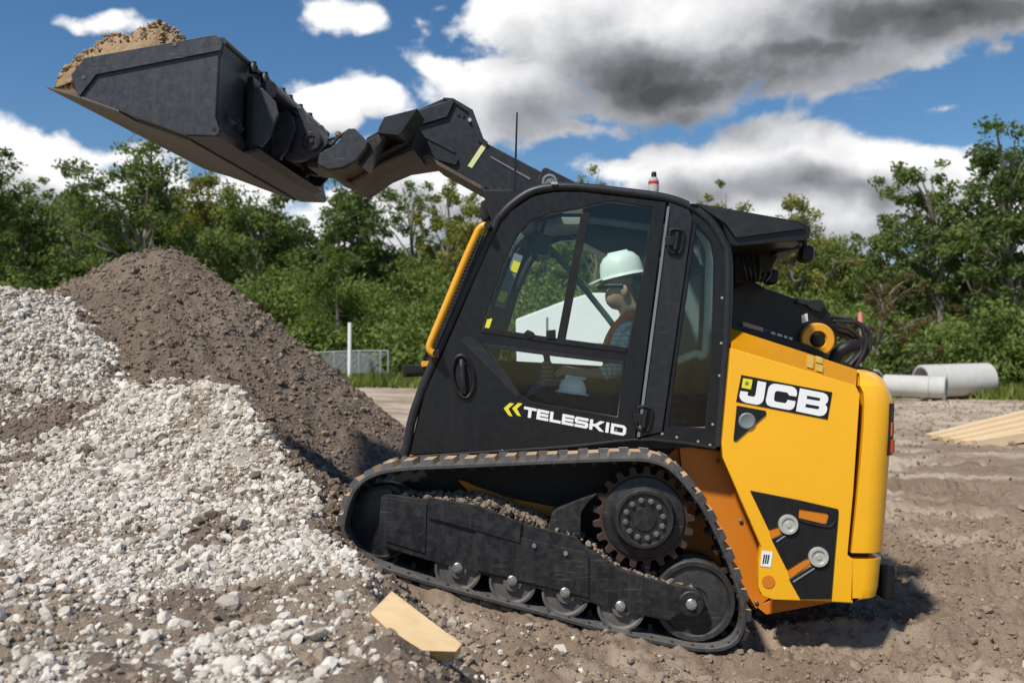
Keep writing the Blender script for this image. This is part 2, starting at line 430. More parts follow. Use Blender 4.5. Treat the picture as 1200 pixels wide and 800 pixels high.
def gravel_h(x, y):
    xr = ridge_x(y) + .10 * fbm(x * 1.5, y * 2.2, 52, 3)
    z = apron_h(x, y) - 2.2 * np.maximum(x - xr, 0) ** 1.2
    return z + .035 * fbm(x * 1.3, y * 1.3, 53, 4) + .018 * fbm(x * 9, y * 9, 54, 3)
def top_h(x, y): return np.maximum(np.maximum(ground_h(x, y), dirt_h(x, y)), gravel_h(x, y))

def grow(a, b, step, lo, hi, g=1.12):
    mid = list(np.arange(a, b, step)); s = step; v = b; up = []
    while v < hi: up.append(v); s *= g; v += s
    up.append(hi); s = step; v = a; dn = []
    while v > lo: s *= g; v -= s; dn.append(max(v, lo))
    return np.array(sorted(set(dn)) + mid + up)
def sheet(name, xs, ys, fn, mat, keep=None, attrs=None, parent=None):
    X, Y = np.meshgrid(xs, ys); Z = fn(X, Y)
    idx = np.arange(X.size).reshape(X.shape)
    q = np.stack([idx[:-1, :-1], idx[:-1, 1:], idx[1:, 1:], idx[1:, :-1]], -1).reshape(-1, 4)
    V = np.stack([X, Y, Z], -1).reshape(-1, 3)
    if keep is not None:
        kp = keep(X, Y, Z).ravel(); q = q[kp[q].any(1)]
        used = np.unique(q); rm = np.full(X.size, -1); rm[used] = np.arange(len(used)); V = V[used]; q = rm[q]; Xa, Ya = V[:, 0], V[:, 1]
    else: Xa, Ya = X.ravel(), Y.ravel()
    at = {k: f(Xa, Ya) for k, f in (attrs or {}).items()}
    return fastmesh(name, V, q, mat, parent, at, smooth=True)

def pale_f(x, y):
    return np.clip(sstep(11, 24, y) * (.20 + .75 * sstep(-.25, .35, fbm(x * .45, y * .9, 63, 4))) + .8 * sstep(.05, .5, fbm(x * .55, y * 1.6, 61, 4)) * (.35 + .65 * sstep(4.5, 12, y)) + .6 * sstep(4.6, 4.1, y) * sstep(-.1, .4, fbm(x * 2, y * 2, 62, 3) + .1), 0, 1)
g = sheet('ground', grow(-2.2, 4.2, .016, -500, 500, 1.06), grow(3.4, 8.6, .018, -40, 900, 1.035), ground_h, M['ground'], attrs={'pale': pale_f})
g['kind'] = 'structure'
dirt = sheet('dirt_pile', np.arange(-8.2, -.1, .022), np.arange(1.3, 12.5, .026), dirt_h, M['dirt'], keep=lambda X, Y, Z: Z > ground_h(X, Y) - .05)
tag(dirt, 'tall brown heap of loose soil in front of the lifted loader', 'dirt pile')
def streak(x, y):
    k = x - ridge_x(y) + .34 + .12 * fbm(y * 1.2, x * .8, 75, 2)
    return np.exp(-(k / .24) ** 2) * sstep(4.75, 5.3, y) * sstep(6.6, 6.2, y) * np.clip(.75 + .5 * fbm(x * 4, y * 4, 76, 3), 0, 1)
def brown_f(x, y):
    return np.clip(.75 * sstep(.12, .42, fbm(x * 3.2, y * 3.2, 73, 3)) + sstep(.0, .45, fbm(x * 1.5, y * 1.5, 71, 4) - .55 * sstep(4.2, 5.2, y) + .32 * sstep(4.0, 3.0, y)) * 1.1 * (1 - .8 * streak(x, y)), 0, .95)
grav = sheet('gravel_pile', np.arange(-9., .6, .020), np.arange(1.2, 9.2, .022), gravel_h, M['gravelbed'], keep=lambda X, Y, Z: Z > np.maximum(ground_h(X, Y), dirt_h(X, Y)) - .05, attrs={'brown': brown_f})
tag(grav, 'low sloping bank of pale crushed stone in the foreground', 'gravel pile')

# ------------------------------------------------------------------ loose stones and clods, too many to count
def ico(sub):
    b = bmesh.new(); bmesh.ops.create_icosphere(b, subdivisions=sub, radius=1); b.verts.index_update()
    V = np.array([v.co[:] for v in b.verts]); Fc = np.array([[v.index for v in f.verts] for f in b.faces]); b.free(); return V, Fc
def scatter(name, pts, size, mat, sub, tone, flat=(.55, .9), rough=.24, sink=.25, r=rng):
    V0, F0 = ico(sub); n = len(pts); k = len(V0)
    nvar = 24
    var = []
    for i in range(nvar):
        d = V0.copy()
        for c in range(9):                                    # chop with planes so that they read as broken stone
            a = r.normal(size=3); a /= np.linalg.norm(a); h = r.uniform(.55, .92)
            s = d @ a; d = d - np.outer(np.maximum(s - h, 0), a)
        var.append(d * (1 + rough * r.uniform(-1, 1, (k, 1)) * .4))
    var = np.array(var)[r.integers(0, nvar, n)]
    sc = np.stack([r.uniform(.75, 1.3, n), r.uniform(.75, 1.15, n), r.uniform(*flat, n)], -1)
    var = var * sc[:, None, :]
    q = r.normal(size=(n, 4)); q[:, 1:3] *= .45; q /= np.linalg.norm(q, axis=1)[:, None]
    w, x, y, z = q.T
    Rm = np.stack([1 - 2 * (y * y + z * z), 2 * (x * y - z * w), 2 * (x * z + y * w), 2 * (x * y + z * w), 1 - 2 * (x * x + z * z), 2 * (y * z - x * w), 2 * (x * z - y * w), 2 * (y * z + x * w), 1 - 2 * (x * x + y * y)], -1).reshape(n, 3, 3)
    var = np.einsum('nij,nkj->nki', Rm, var) * size[:, None, None]
    P = np.asarray(pts) + np.stack([np.zeros(n), np.zeros(n), size * sink], -1)
    V = (var + P[:, None, :]).reshape(-1, 3); Fc = (F0[None] + (np.arange(n) * k)[:, None, None]).reshape(-1, 3)
    o = fastmesh(name, V, Fc, mat, None, {'tone': np.repeat(tone, k)})
    o['kind'] = 'stuff'; return o
def sample(n, x0, x1, y0, y1, ok, fn, ypow=1.):
    x = rng.uniform(x0, x1, n); y = y0 + (y1 - y0) * rng.uniform(0, 1, n) ** ypow
    k = ok(x, y); x, y = x[k], y[k]; return np.stack([x, y, fn(x, y)], -1)
def invis(x, y): # keep to what a viewer standing about here can see
    return (x / y > -.98) & (x / y < .66)
def proj(x, y, z):
    v = np.stack([x - CAM.x, y - CAM.y, z - CAM.z], -1); d = v @ np.array(CF); return 600 + F * (v @ np.array(CR)) / d, 400 - F * (v @ np.array(CU)) / d
CUT = [(428, 716), (458, 685), (545, 750), (538, 768), (476, 762)]
def off_cut(x, y):
    a, b = proj(x, y, top_h(x, y)); ins = np.zeros(len(x), bool)
    for (x0, y0), (x1, y1) in zip(CUT, CUT[1:] + CUT[:1]):
        ins ^= ((y0 > b) != (y1 > b)) & (a < (x1 - x0) * (b - y0) / (y1 - y0 + 1e-9) + x0)
    return ~ins
on_gravel = lambda x, y: invis(x, y) & (gravel_h(x, y) > np.maximum(dirt_h(x, y), ground_h(x, y)) - .02) & (rng.uniform(0, 1, len(x)) > .10 + brown_f(x, y) * .72) & (rng.uniform(0, 1, len(x)) > .80 * streak(x, y)) & off_cut(x, y)
p = sample(225000, -7.2, .2, 1.7, 7.6, on_gravel, gravel_h)
sz = np.clip(rng.lognormal(math.log(.0080), .55, len(p)), .0042, .040) * (1 + .12 * (p[:, 1] - 3.))
far = (p[:, 1] > 3.2) | (sz < .009)
o = scatter('gravel_stones', p[far], sz[far], M['stone'], 1, rng.uniform(0, 1, far.sum()) ** .8)
tag(o, 'pale broken stones lying all over the gravel bank', 'gravel')
near = ~far
o2 = scatter('gravel_stones', p[near], sz[near], M['stone'], 2, rng.uniform(0, 1, near.sum()) ** .8)
tag(o2, 'nearest pale stones scattered along the lower gravel slope', 'gravel')
# stones that have rolled on to the bare ground and dirt
ok = lambda x, y: invis(x, y) & (rng.uniform(0, 1, len(x)) < np.clip(1.1 - (x - ridge_x(y)) * .75, .05, 1)) & (x > ridge_x(y) - .05) & off_cut(x, y) & ~((y > 4.42) & (y < 6.6) & (x > -1.35) & (x < .75))
p = sample(5200, -2.2, 3.2, 2.9, 6.0, ok, top_h, 1.5)
sz = np.clip(rng.lognormal(math.log(.0085), .55, len(p)), .004, .034)
o3 = scatter('spilled_stones', p, sz, M['stone'], 1, rng.uniform(0, 1, len(p)))
tag(o3, 'stray pale stones rolled out over the bare dirt', 'gravel')
okd = lambda x, y: invis(x, y) & (dirt_h(x, y) > np.maximum(gravel_h(x, y), ground_h(x, y)) - .01)
p = sample(70000, -7.2, -.6, 3.6, 9.4, okd, dirt_h)
sz = np.clip(rng.lognormal(math.log(.0088), .6, len(p)), .004, .05)
c1 = scatter('dirt_clods', p, sz, M['clod'], 1, rng.uniform(0, 1, len(p)) ** 1.4, sink=.1)
tag(c1, 'crumbly brown clods lying over the soil heap', 'soil')
okg = lambda x, y: invis(x, y) & (x > ridge_x(y)) & (dirt_h(x, y) < ground_h(x, y) + .02) & ~((y > 4.42) & (y < 6.6) & (x > -1.35) & (x < .75))
okb = lambda x, y: invis(x, y) & off_cut(x, y) & (x < ridge_x(y) + .3) & (rng.uniform(0, 1, len(x)) < .25 + brown_f(x, y))
p = np.concatenate([sample(26000, -4.5, .3, 1.8, 6.6, okb, top_h, 1.3), sample(26000, -1.4, 5.5, 3.4, 9., okg, ground_h, 1.4), sample(9000, -6, 13, 8, 19, okg, ground_h), sample(9000, -10, 20, 16, 29, okg, ground_h)])
sz = np.clip(rng.lognormal(math.log(.0095), .5, len(p)), .004, .035) * (1 + .075 * np.maximum(p[:, 1] - 4, 0))
c2 = scatter('soil_crumbs', p, sz, M['clod'], 1, np.clip(rng.uniform(0, 1, len(p)) + .35, 0, 1), sink=.05)
tag(c2, 'dry crumbs of earth churned up on the site ground', 'soil')
# ================================================================== the track loader
YT, YC, YH = 4.50, 4.74, 4.70          # planes of: track outer edge, cab door, yellow bodywork
LO = thing('track_loader', (pp(640, 720, 5.5).x, 5.5, pp(640, 725, 4.5).z), 'yellow and black compact track loader climbing the gravel with its bucket raised', 'track loader')
def mm(px, Y): return px * Y / F
def off(P, dy): return Vector((P.x, P.y + dy, P.z))

# ---- tracks -------------------------------------------------------
OUT = [(393, 617), (398, 592), (410, 566), (432, 549), (470, 540.5), (560, 536), (660, 531.5), (735, 529), (765, 531), (790, 541), (812, 563), (836, 597), (858, 642), (874, 685), (881, 715), (879, 742), (868, 760), (850, 769), (826, 771), (790, 766), (748, 757), (693, 744), (640, 729.5), (580, 714), (523, 698.5), (480, 686), (445, 674.5), (420, 661.5), (404, 646), (396, 632)]
def closed_path(px, Y, n):
    P = [pp(a, b, Y) for a, b in px]; k = len(P); out = []
    for i in range(k):
        a, b, c, d = P[i - 1], P[i], P[(i + 1) % k], P[(i + 2) % k]
        for s in range(24):
            t = s / 24
            out.append(.5 * ((2 * b) + (c - a) * t + (2 * a - 5 * b + 4 * c - d) * t * t + (3 * b - a - 3 * c + d) * t ** 3))
    L = [0.]
    for i in range(len(out)): L.append(L[-1] + (out[(i + 1) % len(out)] - out[i]).length)
    T = L[-1]; res = []; j = 0
    for i in range(n):
        s = T * i / n
        while L[j + 1] < s: j += 1
        f = (s - L[j]) / (L[j + 1] - L[j]); res.append(out[j].lerp(out[(j + 1) % len(out)], f))
    return res
def make_track(name):
    NL = 49; SUB = 6; n = NL * SUB
    P = closed_path(OUT, YT, n); bm = bmesh.new(); T, N = [], []
    for i in range(n):
        t = (P[(i + 2) % n] - P[i - 2]).normalized(); T.append(t)
    cx = sum((p.x for p in P)) / n; cz = sum((p.z for p in P)) / n
    for i in range(n):
        nn = Vector((-T[i].z, 0, T[i].x))
        N.append(nn)
    if N[0].dot(P[0] - Vector((cx, P[0].y, cz))) < 0: N = [-v for v in N]
    LUG, TH, W = .025, .024, .41
    # carcass: outer skin, inner skin with a slim lip at both edges
    sect = [(-LUG, .012), (-LUG - .006, 0), (-LUG - .020, -.001), (-LUG - TH, .004), (-LUG - TH, .05), (-LUG - TH + .008, .06), (-LUG - TH + .008, W - .06), (-LUG - TH, W - .05), (-LUG - TH, W - .004), (-LUG - .01, W), (-LUG, W - .012)]
    rings = [[bm.verts.new(P[i] + N[i] * h + Vector((0, y, 0))) for h, y in sect] for i in range(n)]
    for i in range(n):
        a, b = rings[i], rings[(i + 1) % n]
        for k in range(len(sect)): bm.faces.new((a[k], b[k], b[(k + 1) % len(sect)], a[(k + 1) % len(sect)]))
    rr = random.Random(5)
    for l in range(NL):
        i0 = l * SUB
        # two staggered tread blocks
        for half, (y0, y1) in enumerate(((.004, W * .47), (W * .53, W - .004))):
            s = i0 + (0 if half == 0 else SUB // 2); e = s + 4
            vb, vt = [], []
            hgt = rr.uniform(-.003, .001)
            for idx, sh in ((s, 0.), (e, 0.)):
                q = P[idx % n]; m_ = N[idx % n]
                tt = T[idx % n] * (1 if idx == s else -1)
                vb += [q + m_ * (-LUG - .004) + Vector((0, y0, 0)), q + m_ * (-LUG - .004) + Vector((0, y1, 0))]
                vt += [q + m_ * hgt + tt * .010 + Vector((0, y0 + .012, 0)), q + m_ * hgt + tt * .010 + Vector((0, y1 - .006, 0))]
            b = [bm.verts.new(v) for v in vb]; t = [bm.verts.new(v) for v in vt]
            f = bm.faces.new((t[0], t[1], t[3], t[2])); f.material_index = 1
            for q4 in ((0, 1), (1, 3), (3, 2), (2, 0)):
                f = bm.faces.new((b[q4[0]], b[q4[1]], t[q4[1]], t[q4[0]])); f.material_index = 1 if q4 != (2, 0) else 0
        # scuffed rubber nub on the edge, guide horn on the inside
        i = i0 + 2; q = P[i % n]; m_ = N[i % n]; t = T[i % n]
        for (hy, hh, w2, y0, y1, mi) in ((-LUG - TH + .010, -.040, .014, .15, .20, 2), (-LUG - TH + .010, -.040, .014, .225, .275, 2), (-LUG - TH + .003, -.010, .007, .012, .03, 2)):
            vs = [q + m_ * h + t * s_ + Vector((0, y, 0)) for h, k in ((hy, 1.), (hy + hh, .6)) for s_ in (-w2 * k, w2 * k) for y in (y0, y1)]
            v = [bm.verts.new(x) for x in vs]
            for f4 in ((0, 1, 3, 2), (4, 6, 7, 5), (0, 4, 5, 1), (2, 3, 7, 6), (0, 2, 6, 4), (1, 5, 7, 3)):
                f = bm.faces.new([v[z] for z in f4]); f.material_index = mi
    return build(name, bm, [M['rubber'], M['lug'], M['rust']], LO, smooth=True)
track = make_track('track')

def gear(bm, c, y0, y1, r0, r1, n):
    pts = []
    for k in range(n):
        a = 2 * math.pi * k / n; s = 2 * math.pi / n
        for da, r in ((-.30, r0), (-.20, r1 * .985), (-.06, r1), (.06, r1), (.20, r1 * .985), (.30, r0), (.42, r0 * .985), (.5, r0 * .98), (.58, r0 * .985)):
            pts.append(Vector((c.x + math.cos(a + da * s) * r, 0, c.z + math.sin(a + da * s) * r)))
    add_prism(bm, pts, y0, y1, .002, 1)
def under(px, y=YT): return pp(px[0], px[1], y)
frame_pts = [(446, 584), (450, 577.5), (503, 586), (506, 583), (560, 593), (610, 612), (640, 620), (676, 629), (684, 640), (704, 650), (728, 668), (770, 680), (817, 691), (824, 699), (821, 707), (800, 716), (784, 727), (740, 719), (692, 706), (640, 692), (558, 671), (500, 656), (447, 640), (443, 628)]
def undercarriage(dy):
    Y = 4.56
    # frame rail
    bm = bmesh.new(); add_prism(bm, frame_pts, Y, Y + .26, .008, 2)
    fr = build('track_frame', bm, M['under'], LO)
    bm = bmesh.new(); add_prism(bm, [(504, 583), (560, 592), (611, 612), (609, 636), (560, 622), (502, 606)], Y - .018, Y - .001, .004); build('frame_cover', bm, M['under'], fr)
    bm = bmesh.new(); add_prism(bm, [(451, 583), (500, 590), (498, 648), (452, 634)], Y - .008, Y - .001, .003); build('frame_door', bm, M['under'], fr)
    bm = bmesh.new(); add_prism(bm, [(620, 632), (682, 646), (690, 652), (690, 700), (560, 668), (556, 612)], Y - .010, Y - .001, .004); build('frame_plate', bm, M['under'], fr)
    bm = bmesh.new(); add_prism(bm, [(643, 620), (646, 603), (652, 597), (680, 585), (700, 578), (688, 590), (681, 600), (680, 628)], Y + .02, Y + .2, .006); build('scraper', bm, M['under'], fr)
    for q in ((626, 639), (663, 648)):
        c = pp(*q, Y - .012); lathe('frame_bolt', c, [(0, -.008), (.010, -.008), (.012, 0)], M['bright'], fr, 12)
    # rollers with their bolt heads
    for q, wr in (((536, 665), .118), ((600, 680), .118), ((662, 694), .118), ((727, 710), .118)):
        c = pp(q[0] + 1, q[1] + .5, Y + .022)
        w = lathe('roller', c, [(0, -.02), (.045, -.02), (.05, 0), (wr - .022, .004), (wr - .012, -.012), (wr, -.010), (wr, .035), (wr - .02, .04), (wr - .02, .16), (wr, .165), (wr, .21), (0, .21)], M['wheel'], LO, 44)
        b = pp(q[0], q[1], Y - .012)
        bm = bmesh.new(); add_lathe(bm, b, [(.026, .012), (.026, -.002), (.022, -.006), (.012, -.006), (.012, -.016), (0, -.017)], 8); build('roller_bolt', bm, M['bright'], w)
    # rear idler
    c = pp(814, 704, Y + .05); r = mm(47, Y)
    w = lathe('rear_idler', c, [(0, .01), (r * .3, .01), (r * .34, .004), (r * .82, .012), (r * .86, -.004), (r * .97, -.006), (r, .002), (r, .06), (r * .9, .07), (r * .9, .15), (r, .16), (r, .22), (0, .22)], M['idler'], LO, 64)
    b = pp(810, 707, Y - .004)
    bm = bmesh.new(); add_lathe(bm, b, [(.062, .03), (.062, -.006), (.058, -.010), (0, -.010)], 32); build('idler_boss', bm, M['under'], w)
    bm = bmesh.new(); add_lathe(bm, off(b, -.012), [(.028, .002), (.028, -.004), (.024, -.008), (.014, -.008), (.014, -.02), (0, -.021)], 8); build('idler_bolt', bm, M['bright'], w)
    # front idler
    c = pp(447, 612, Y + .07); r = mm(44, Y)
    lathe('front_idler', c, [(0, .0), (r * .5, .0), (r * .9, .01), (r * .92, -.006), (r, 0), (r, .05), (r * .9, .06), (r * .9, .14), (r, .15), (r, .2), (0, .2)], M['under'], LO, 48)
    # drive sprocket
    c = pp(755, 608, Y); r = mm(60, Y)
    bm = bmesh.new(); gear(bm, c, Y + .055, Y + .095, r * .865, r, 21)
    sp = build('drive_sprocket', bm, M['rust'], LO)
    rr = mm(33, Y)
    bm = bmesh.new(); add_lathe(bm, c, [(r * .80, .054), (r * .78, .040), (rr * 1.12, .030), (rr * 1.08, .0), (rr, -.012), (rr * .90, -.012), (rr * .87, .002), (rr * .42, .002), (rr * .40, -.006), (0, -.006)], 56)
    hub = build('sprocket_hub', bm, M['under'], sp)
    for k in range(12):
        a = 2 * math.pi * (k + .3) / 12; q = c + Vector((math.cos(a), 0, math.sin(a))) * rr * .66
        lathe('hub_bolt', q, [(.0155, .003), (.0155, -.004), (.0115, -.005), (.0115, -.016), (.009, -.019), (0, -.019)], M['wheel'], sp, 6)
    bm = bmesh.new(); add_lathe(bm, off(c, .1), [(r * .5, 0), (r * .5, .3), (0, .3)], 32); build('drive_motor', bm, M['under'], sp)
n_before = set(o for o in COL.objects)
undercarriage(0)
near_set = [o for o in COL.objects if o not in n_before] + [track]
# the same running gear on the far side
mapo = {}
for o in near_set:
    c = o.copy(); COL.objects.link(c); mapo[o] = c
for o, c in mapo.items():
    if o.parent in mapo: c.parent = mapo[o.parent]
    else: c.parent = LO; c.location = Vector(o.location) + Vector((0, 1.62, 0))

# ---- chassis ------------------------------------------------------
bm = bmesh.new()
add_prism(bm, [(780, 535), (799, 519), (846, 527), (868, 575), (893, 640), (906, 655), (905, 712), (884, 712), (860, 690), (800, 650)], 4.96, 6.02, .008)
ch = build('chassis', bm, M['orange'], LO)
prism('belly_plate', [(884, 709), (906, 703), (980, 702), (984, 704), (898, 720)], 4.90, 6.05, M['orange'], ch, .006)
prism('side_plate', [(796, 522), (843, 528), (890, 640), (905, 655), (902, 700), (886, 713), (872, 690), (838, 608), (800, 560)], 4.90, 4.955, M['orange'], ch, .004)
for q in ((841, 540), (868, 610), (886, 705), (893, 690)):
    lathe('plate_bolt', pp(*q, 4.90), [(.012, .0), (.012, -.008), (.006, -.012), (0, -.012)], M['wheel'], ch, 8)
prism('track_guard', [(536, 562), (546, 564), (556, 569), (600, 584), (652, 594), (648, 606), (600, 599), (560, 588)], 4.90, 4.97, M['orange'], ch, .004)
prism('lower_body', [(480, 536), (662, 523), (742, 514), (842, 522), (844, 545), (840, 690), (790, 720), (690, 700), (520, 660), (450, 640), (450, 570)], 4.98, 5.98, M['plastic'], ch, .01)

# ---- yellow bodywork ---------------------------------------------
side = [(856, 407), (1003, 451), (1008, 462), (1000.5, 574), (993.5, 650), (1000, 655), (998, 706), (937, 703.5), (906, 702.5), (893, 698), (888.5, 687), (889, 655), (892, 640), (846.5, 535.6), (846, 518)]
bm = bmesh.new()
plate_hole = [(879, 575), (984, 597), (974, 701.5), (938, 701.5), (925, 679), (921, 668), (899.5, 629), (897, 619)]
add_prism(bm, side, YH, YH + .06, .008, 2)
hood = build('side_panel', bm, M['yellow'], LO)
# chamfer and top of the hood
bm = bmesh.new()
lo_ = [pp(856.5, 408, YH + .002), pp(1003, 451.5, YH + .002)]; up_ = [pp(857.5, 385, YH + .15), pp(930, 408.5, YH + .15), pp(1004.5, 433, YH + .15)]
lo_.insert(1, lo_[0].lerp(lo_[1], .5))
rows = [lo_, up_, [Vector((p.x, 6.1, p.z)) for p in up_], [Vector((p.x, 6.25, p.z - .12)) for p in up_]]
vv = [[bm.verts.new(p) for p in r_] for r_ in rows]
for a, b in zip(vv, vv[1:]):
    for k in range(2): bm.faces.new((a[k], a[k + 1], b[k + 1], b[k]))
bmesh.ops.solidify(bm, geom=bm.faces[:], thickness=.015)
build('hood_top', bm, M['yellow'], LO, ang=20)
# dark core that shows in the panel gap
prism('engine_bay', [(860, 425), (1000, 462), (1022, 475), (1018, 690), (930, 696), (900, 640), (860, 545)], YH + .07, 6.18, M['plastic'], LO, .01)
# rear door and tail with rounded corners
def loft_tail(levels, Rr, y00, y1, mat, name, parent, capn=10):
    bm = bmesh.new(); rings = []
    for lv in levels:
        py, xf, xr = lv[:3]; y0 = y00 + (lv[3] if len(lv) > 3 else 0)
        z = pp(xr, py, y0).z; a = pp(xf, py, y0).x; b = pp(xr, py, y0 + Rr * .85).x
        pts = [Vector((a, y0, z))]
        for k in range(capn + 1):
            t = k / capn * math.pi / 2; pts.append(Vector((b - Rr + math.sin(t) * Rr, y0 + Rr - math.cos(t) * Rr, z)))
        pts += [Vector((b + .012, (y0 + y1) / 2, z))]
        for k in range(capn + 1):
            t = math.pi / 2 * (1 - k / capn); pts.append(Vector((b - Rr + math.sin(t) * Rr, y1 - Rr + math.cos(t) * Rr, z)))
        pts.append(Vector((a, y1, z))); rings.append([bm.verts.new(p) for p in pts])
    n = len(rings[0])
    for a, b in zip(rings, rings[1:]):
        for k in range(n): bm.faces.new((a[k], a[(k + 1) % n], b[(k + 1) % n], b[k]))
    bm.faces.new(rings[0]); bm.faces.new(rings[-1][::-1])
    return build(name, bm, mat, parent, ang=28)
tail = loft_tail([(433, 1007, 1014, .15), (437, 1007, 1026, .135), (443, 1008, 1034, .07), (452, 1008, 1039, .008), (460, 1012, 1043), (471, 1013, 1047), (500, 1012, 1045.5), (540, 1009, 1042), (600, 1003, 1038), (648, 998, 1034)], .125, YH + .004, 6.22, M['yellow'], 'rear_door', LO)
loft_tail([(655.5, 999, 1032.5), (670, 999, 1031), (690, 999, 1029), (701, 999, 1026), (706, 999, 1004)], .10, YH + .004, 6.22, M['yellow'], 'rear_skirt', LO)
bm = bmesh.new(); q = pp(1031, 678, YH + .2); add_box(bm, (q.x + .025, 5.46, q.z), (.07, 1.25, .18), None, .02); build('rear_bumper', bm, M['plastic'], LO)
# tail light let into the rounded corner
for side_ in (0, 1):
    t_a = R(58); cxr = pp(1044.5, 502, YH + .11).x - .125; zc = pp(1044.5, 502, YH + .11).z
    nrm = Vector((math.sin(t_a), -math.cos(t_a) * (1 if side_ == 0 else -1), 0)); ctr = Vector((cxr, YH + .004 + .125 if side_ == 0 else 6.22 - .125, zc)) + nrm * .125
    rm = Matrix.Rotation(math.atan2(nrm.y, nrm.x), 3, 'Z') @ Matrix.Rotation(R(2.5), 3, 'Y')
    bm = bmesh.new(); add_box(bm, ctr, (.016, .062, .26), rm, .005); tl = build('tail_light', bm, M['plastic'], LO)
    for f0 in (-.085, 0, .085):
        bm = bmesh.new(); add_box(bm, ctr + nrm * .006 + Vector((-.002 * f0 / .08, 0, f0)), (.014, .046, .068), rm, .005); build('lens', bm, M['lamp'] if f0 else M['vest'], tl)
# tie-down plate with its slots, discs, hole
def zt(x, y): return (860 + x / 5, 560 + y / 5)
bp = [zt(*q) for q in ((95, 72), (380, 128), (614, 182), (612, 230), (590, 480), (572, 708), (390, 708), (352, 640), (324, 592), (440, 520), (478, 500), (440, 462), (405, 478), (312, 536), (220, 355), (295, 322), (296, 310), (255, 285), (205, 302))]
slot = [zt(*q) for q in ((382, 180), (545, 205), (556, 220), (545, 258), (530, 268), (378, 232))]
bm = bmesh.new(); add_prism(bm, bp, YH - .010, YH - .001, .003, 1, holes=[slot]); pl = build('tie_down_plate', bm, M['plastic'], LO)
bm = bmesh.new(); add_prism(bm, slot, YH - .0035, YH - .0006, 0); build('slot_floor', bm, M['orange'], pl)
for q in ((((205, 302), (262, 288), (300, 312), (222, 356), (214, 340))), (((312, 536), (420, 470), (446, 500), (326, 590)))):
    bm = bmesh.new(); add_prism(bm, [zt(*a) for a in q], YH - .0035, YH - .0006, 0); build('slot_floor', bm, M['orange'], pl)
tube('slot_lip', [off(pp(*zt(*q), YH), -.012) for q in ((380, 245), (450, 265), (540, 282), (575, 270), (590, 240), (592, 190))], .006, M['plastic'], pl, 8)
for q in ((248, 370, 300, 335), (345, 605, 470, 525)):
    tube('slot_lip', [off(pp(*zt(q[0], q[1]), YH), -.011), off(pp(*zt(q[2], q[3]), YH), -.011)], .005, M['grey'], pl, 8, 0)
for q in ((318, 271), (495, 461)):
    r = mm(57 / 5, YH); d = lathe('tie_disc', pp(*zt(*q), YH - .012), [(r, .01), (r, -.006), (r * .93, -.013), (r * .68, -.013), (r * .62, -.006), (r * .3, -.006), (r * .26, -.010), (0, -.010)], M['disc'], pl, 40)
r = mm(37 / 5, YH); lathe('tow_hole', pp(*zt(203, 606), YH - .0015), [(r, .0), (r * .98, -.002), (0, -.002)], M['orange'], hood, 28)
prism('white_label', [zt(165, 425), zt(228, 432), zt(217, 522), zt(155, 514)], YH - .003, YH - .001, M['letter'], hood, 0)
bm = bmesh.new()
for k in range(3): add_prism(bm, [zt(176 + k * 13, 446 + k), zt(184 + k * 13, 447 + k), zt(174 + k * 13, 500), zt(167 + k * 13, 499)], YH - .0045, YH - .0032, 0)
build('label_print', bm, M['plastic'], hood)
# logo panel
def zj(x, y): return (850 + x / 8.571, 430 + y / 8.567)
def decal(name, pts, mat, par, Y, d0, d1, holes=(), fn=zj):
    bm = bmesh.new(); add_prism(bm, [fn(*q) for q in pts], Y - d1, Y - d0, 0, holes=[[fn(*q) for q in h] for h in holes]); return build(name, bm, mat, par, smooth=False)
lg = decal('logo_panel', [(160, 78), (1075, 252), (1028, 526), (108, 348)], M['plastic'], LO, YH, .001, .003)
decal('logo_square', [(180, 110), (274, 126), (256, 224), (162, 206)], M['ylw'], lg, YH, .0032, .0045)
decal('logo_mark', [(205, 140), (240, 155), (228, 182), (196, 178)], M['tan'], lg, YH, .0047, .0055)
decal('letter', [(326, 138), (411, 154), (386, 320), (376, 345), (358, 364), (330, 376), (306, 376), (210, 358), (172, 342), (150, 318), (142, 290), (152, 238), (228, 250), (222, 276), (230, 288), (282, 298), (298, 290), (304, 272)], M['letter'], lg, YH, .0032, .005)
decal('letter', [(430, 222), (440, 195), (460, 176), (486, 167), (515, 168), (660, 192), (695, 206), (716, 232), (720, 262), (714, 296), (640, 284), (634, 268), (616, 254), (520, 238), (504, 246), (496, 262), (488, 318), (492, 336), (506, 346), (600, 362), (616, 352), (626, 328), (706, 342), (696, 392), (680, 416), (655, 428), (630, 428), (456, 396), (424, 380), (410, 356), (408, 326)], M['letter'], lg, YH, .0032, .005)
decal('letter', [(750, 212), (985, 258), (1018, 276), (1034, 304), (1032, 335), (1022, 358), (1002, 374), (1020, 394), (1024, 420), (1014, 456), (990, 482), (955, 490), (930, 488), (710, 442)], M['letter'], lg, YH, .0032, .005, holes=[[(822, 286), (948, 310), (956, 322), (944, 340), (816, 318)], [(810, 368), (938, 392), (946, 404), (934, 424), (802, 402)]])
tri = decal('corner_plate', [(116, 385), (405, 438), (412, 455), (405, 480), (108, 742), (84, 738), (84, 710)], M['plastic'], LO, YH, .001, .006)
lathe('round_plug', pp(*zj(217, 540), YH - .006), [(mm(9.6, YH), .002), (mm(9.6, YH), -.004), (mm(8, YH), -.008), (mm(5, YH), -.004), (0, -.004)], M['grey'], tri, 28)
def on_chamfer(px, v):
    u = (px - 856.5) / (1003 - 856.5); p = lo_[0].lerp(lo_[-1], u).lerp(up_[0].lerp(up_[-1], u), v); return p + Vector((0, -.006, .007))
bm = bmesh.new()
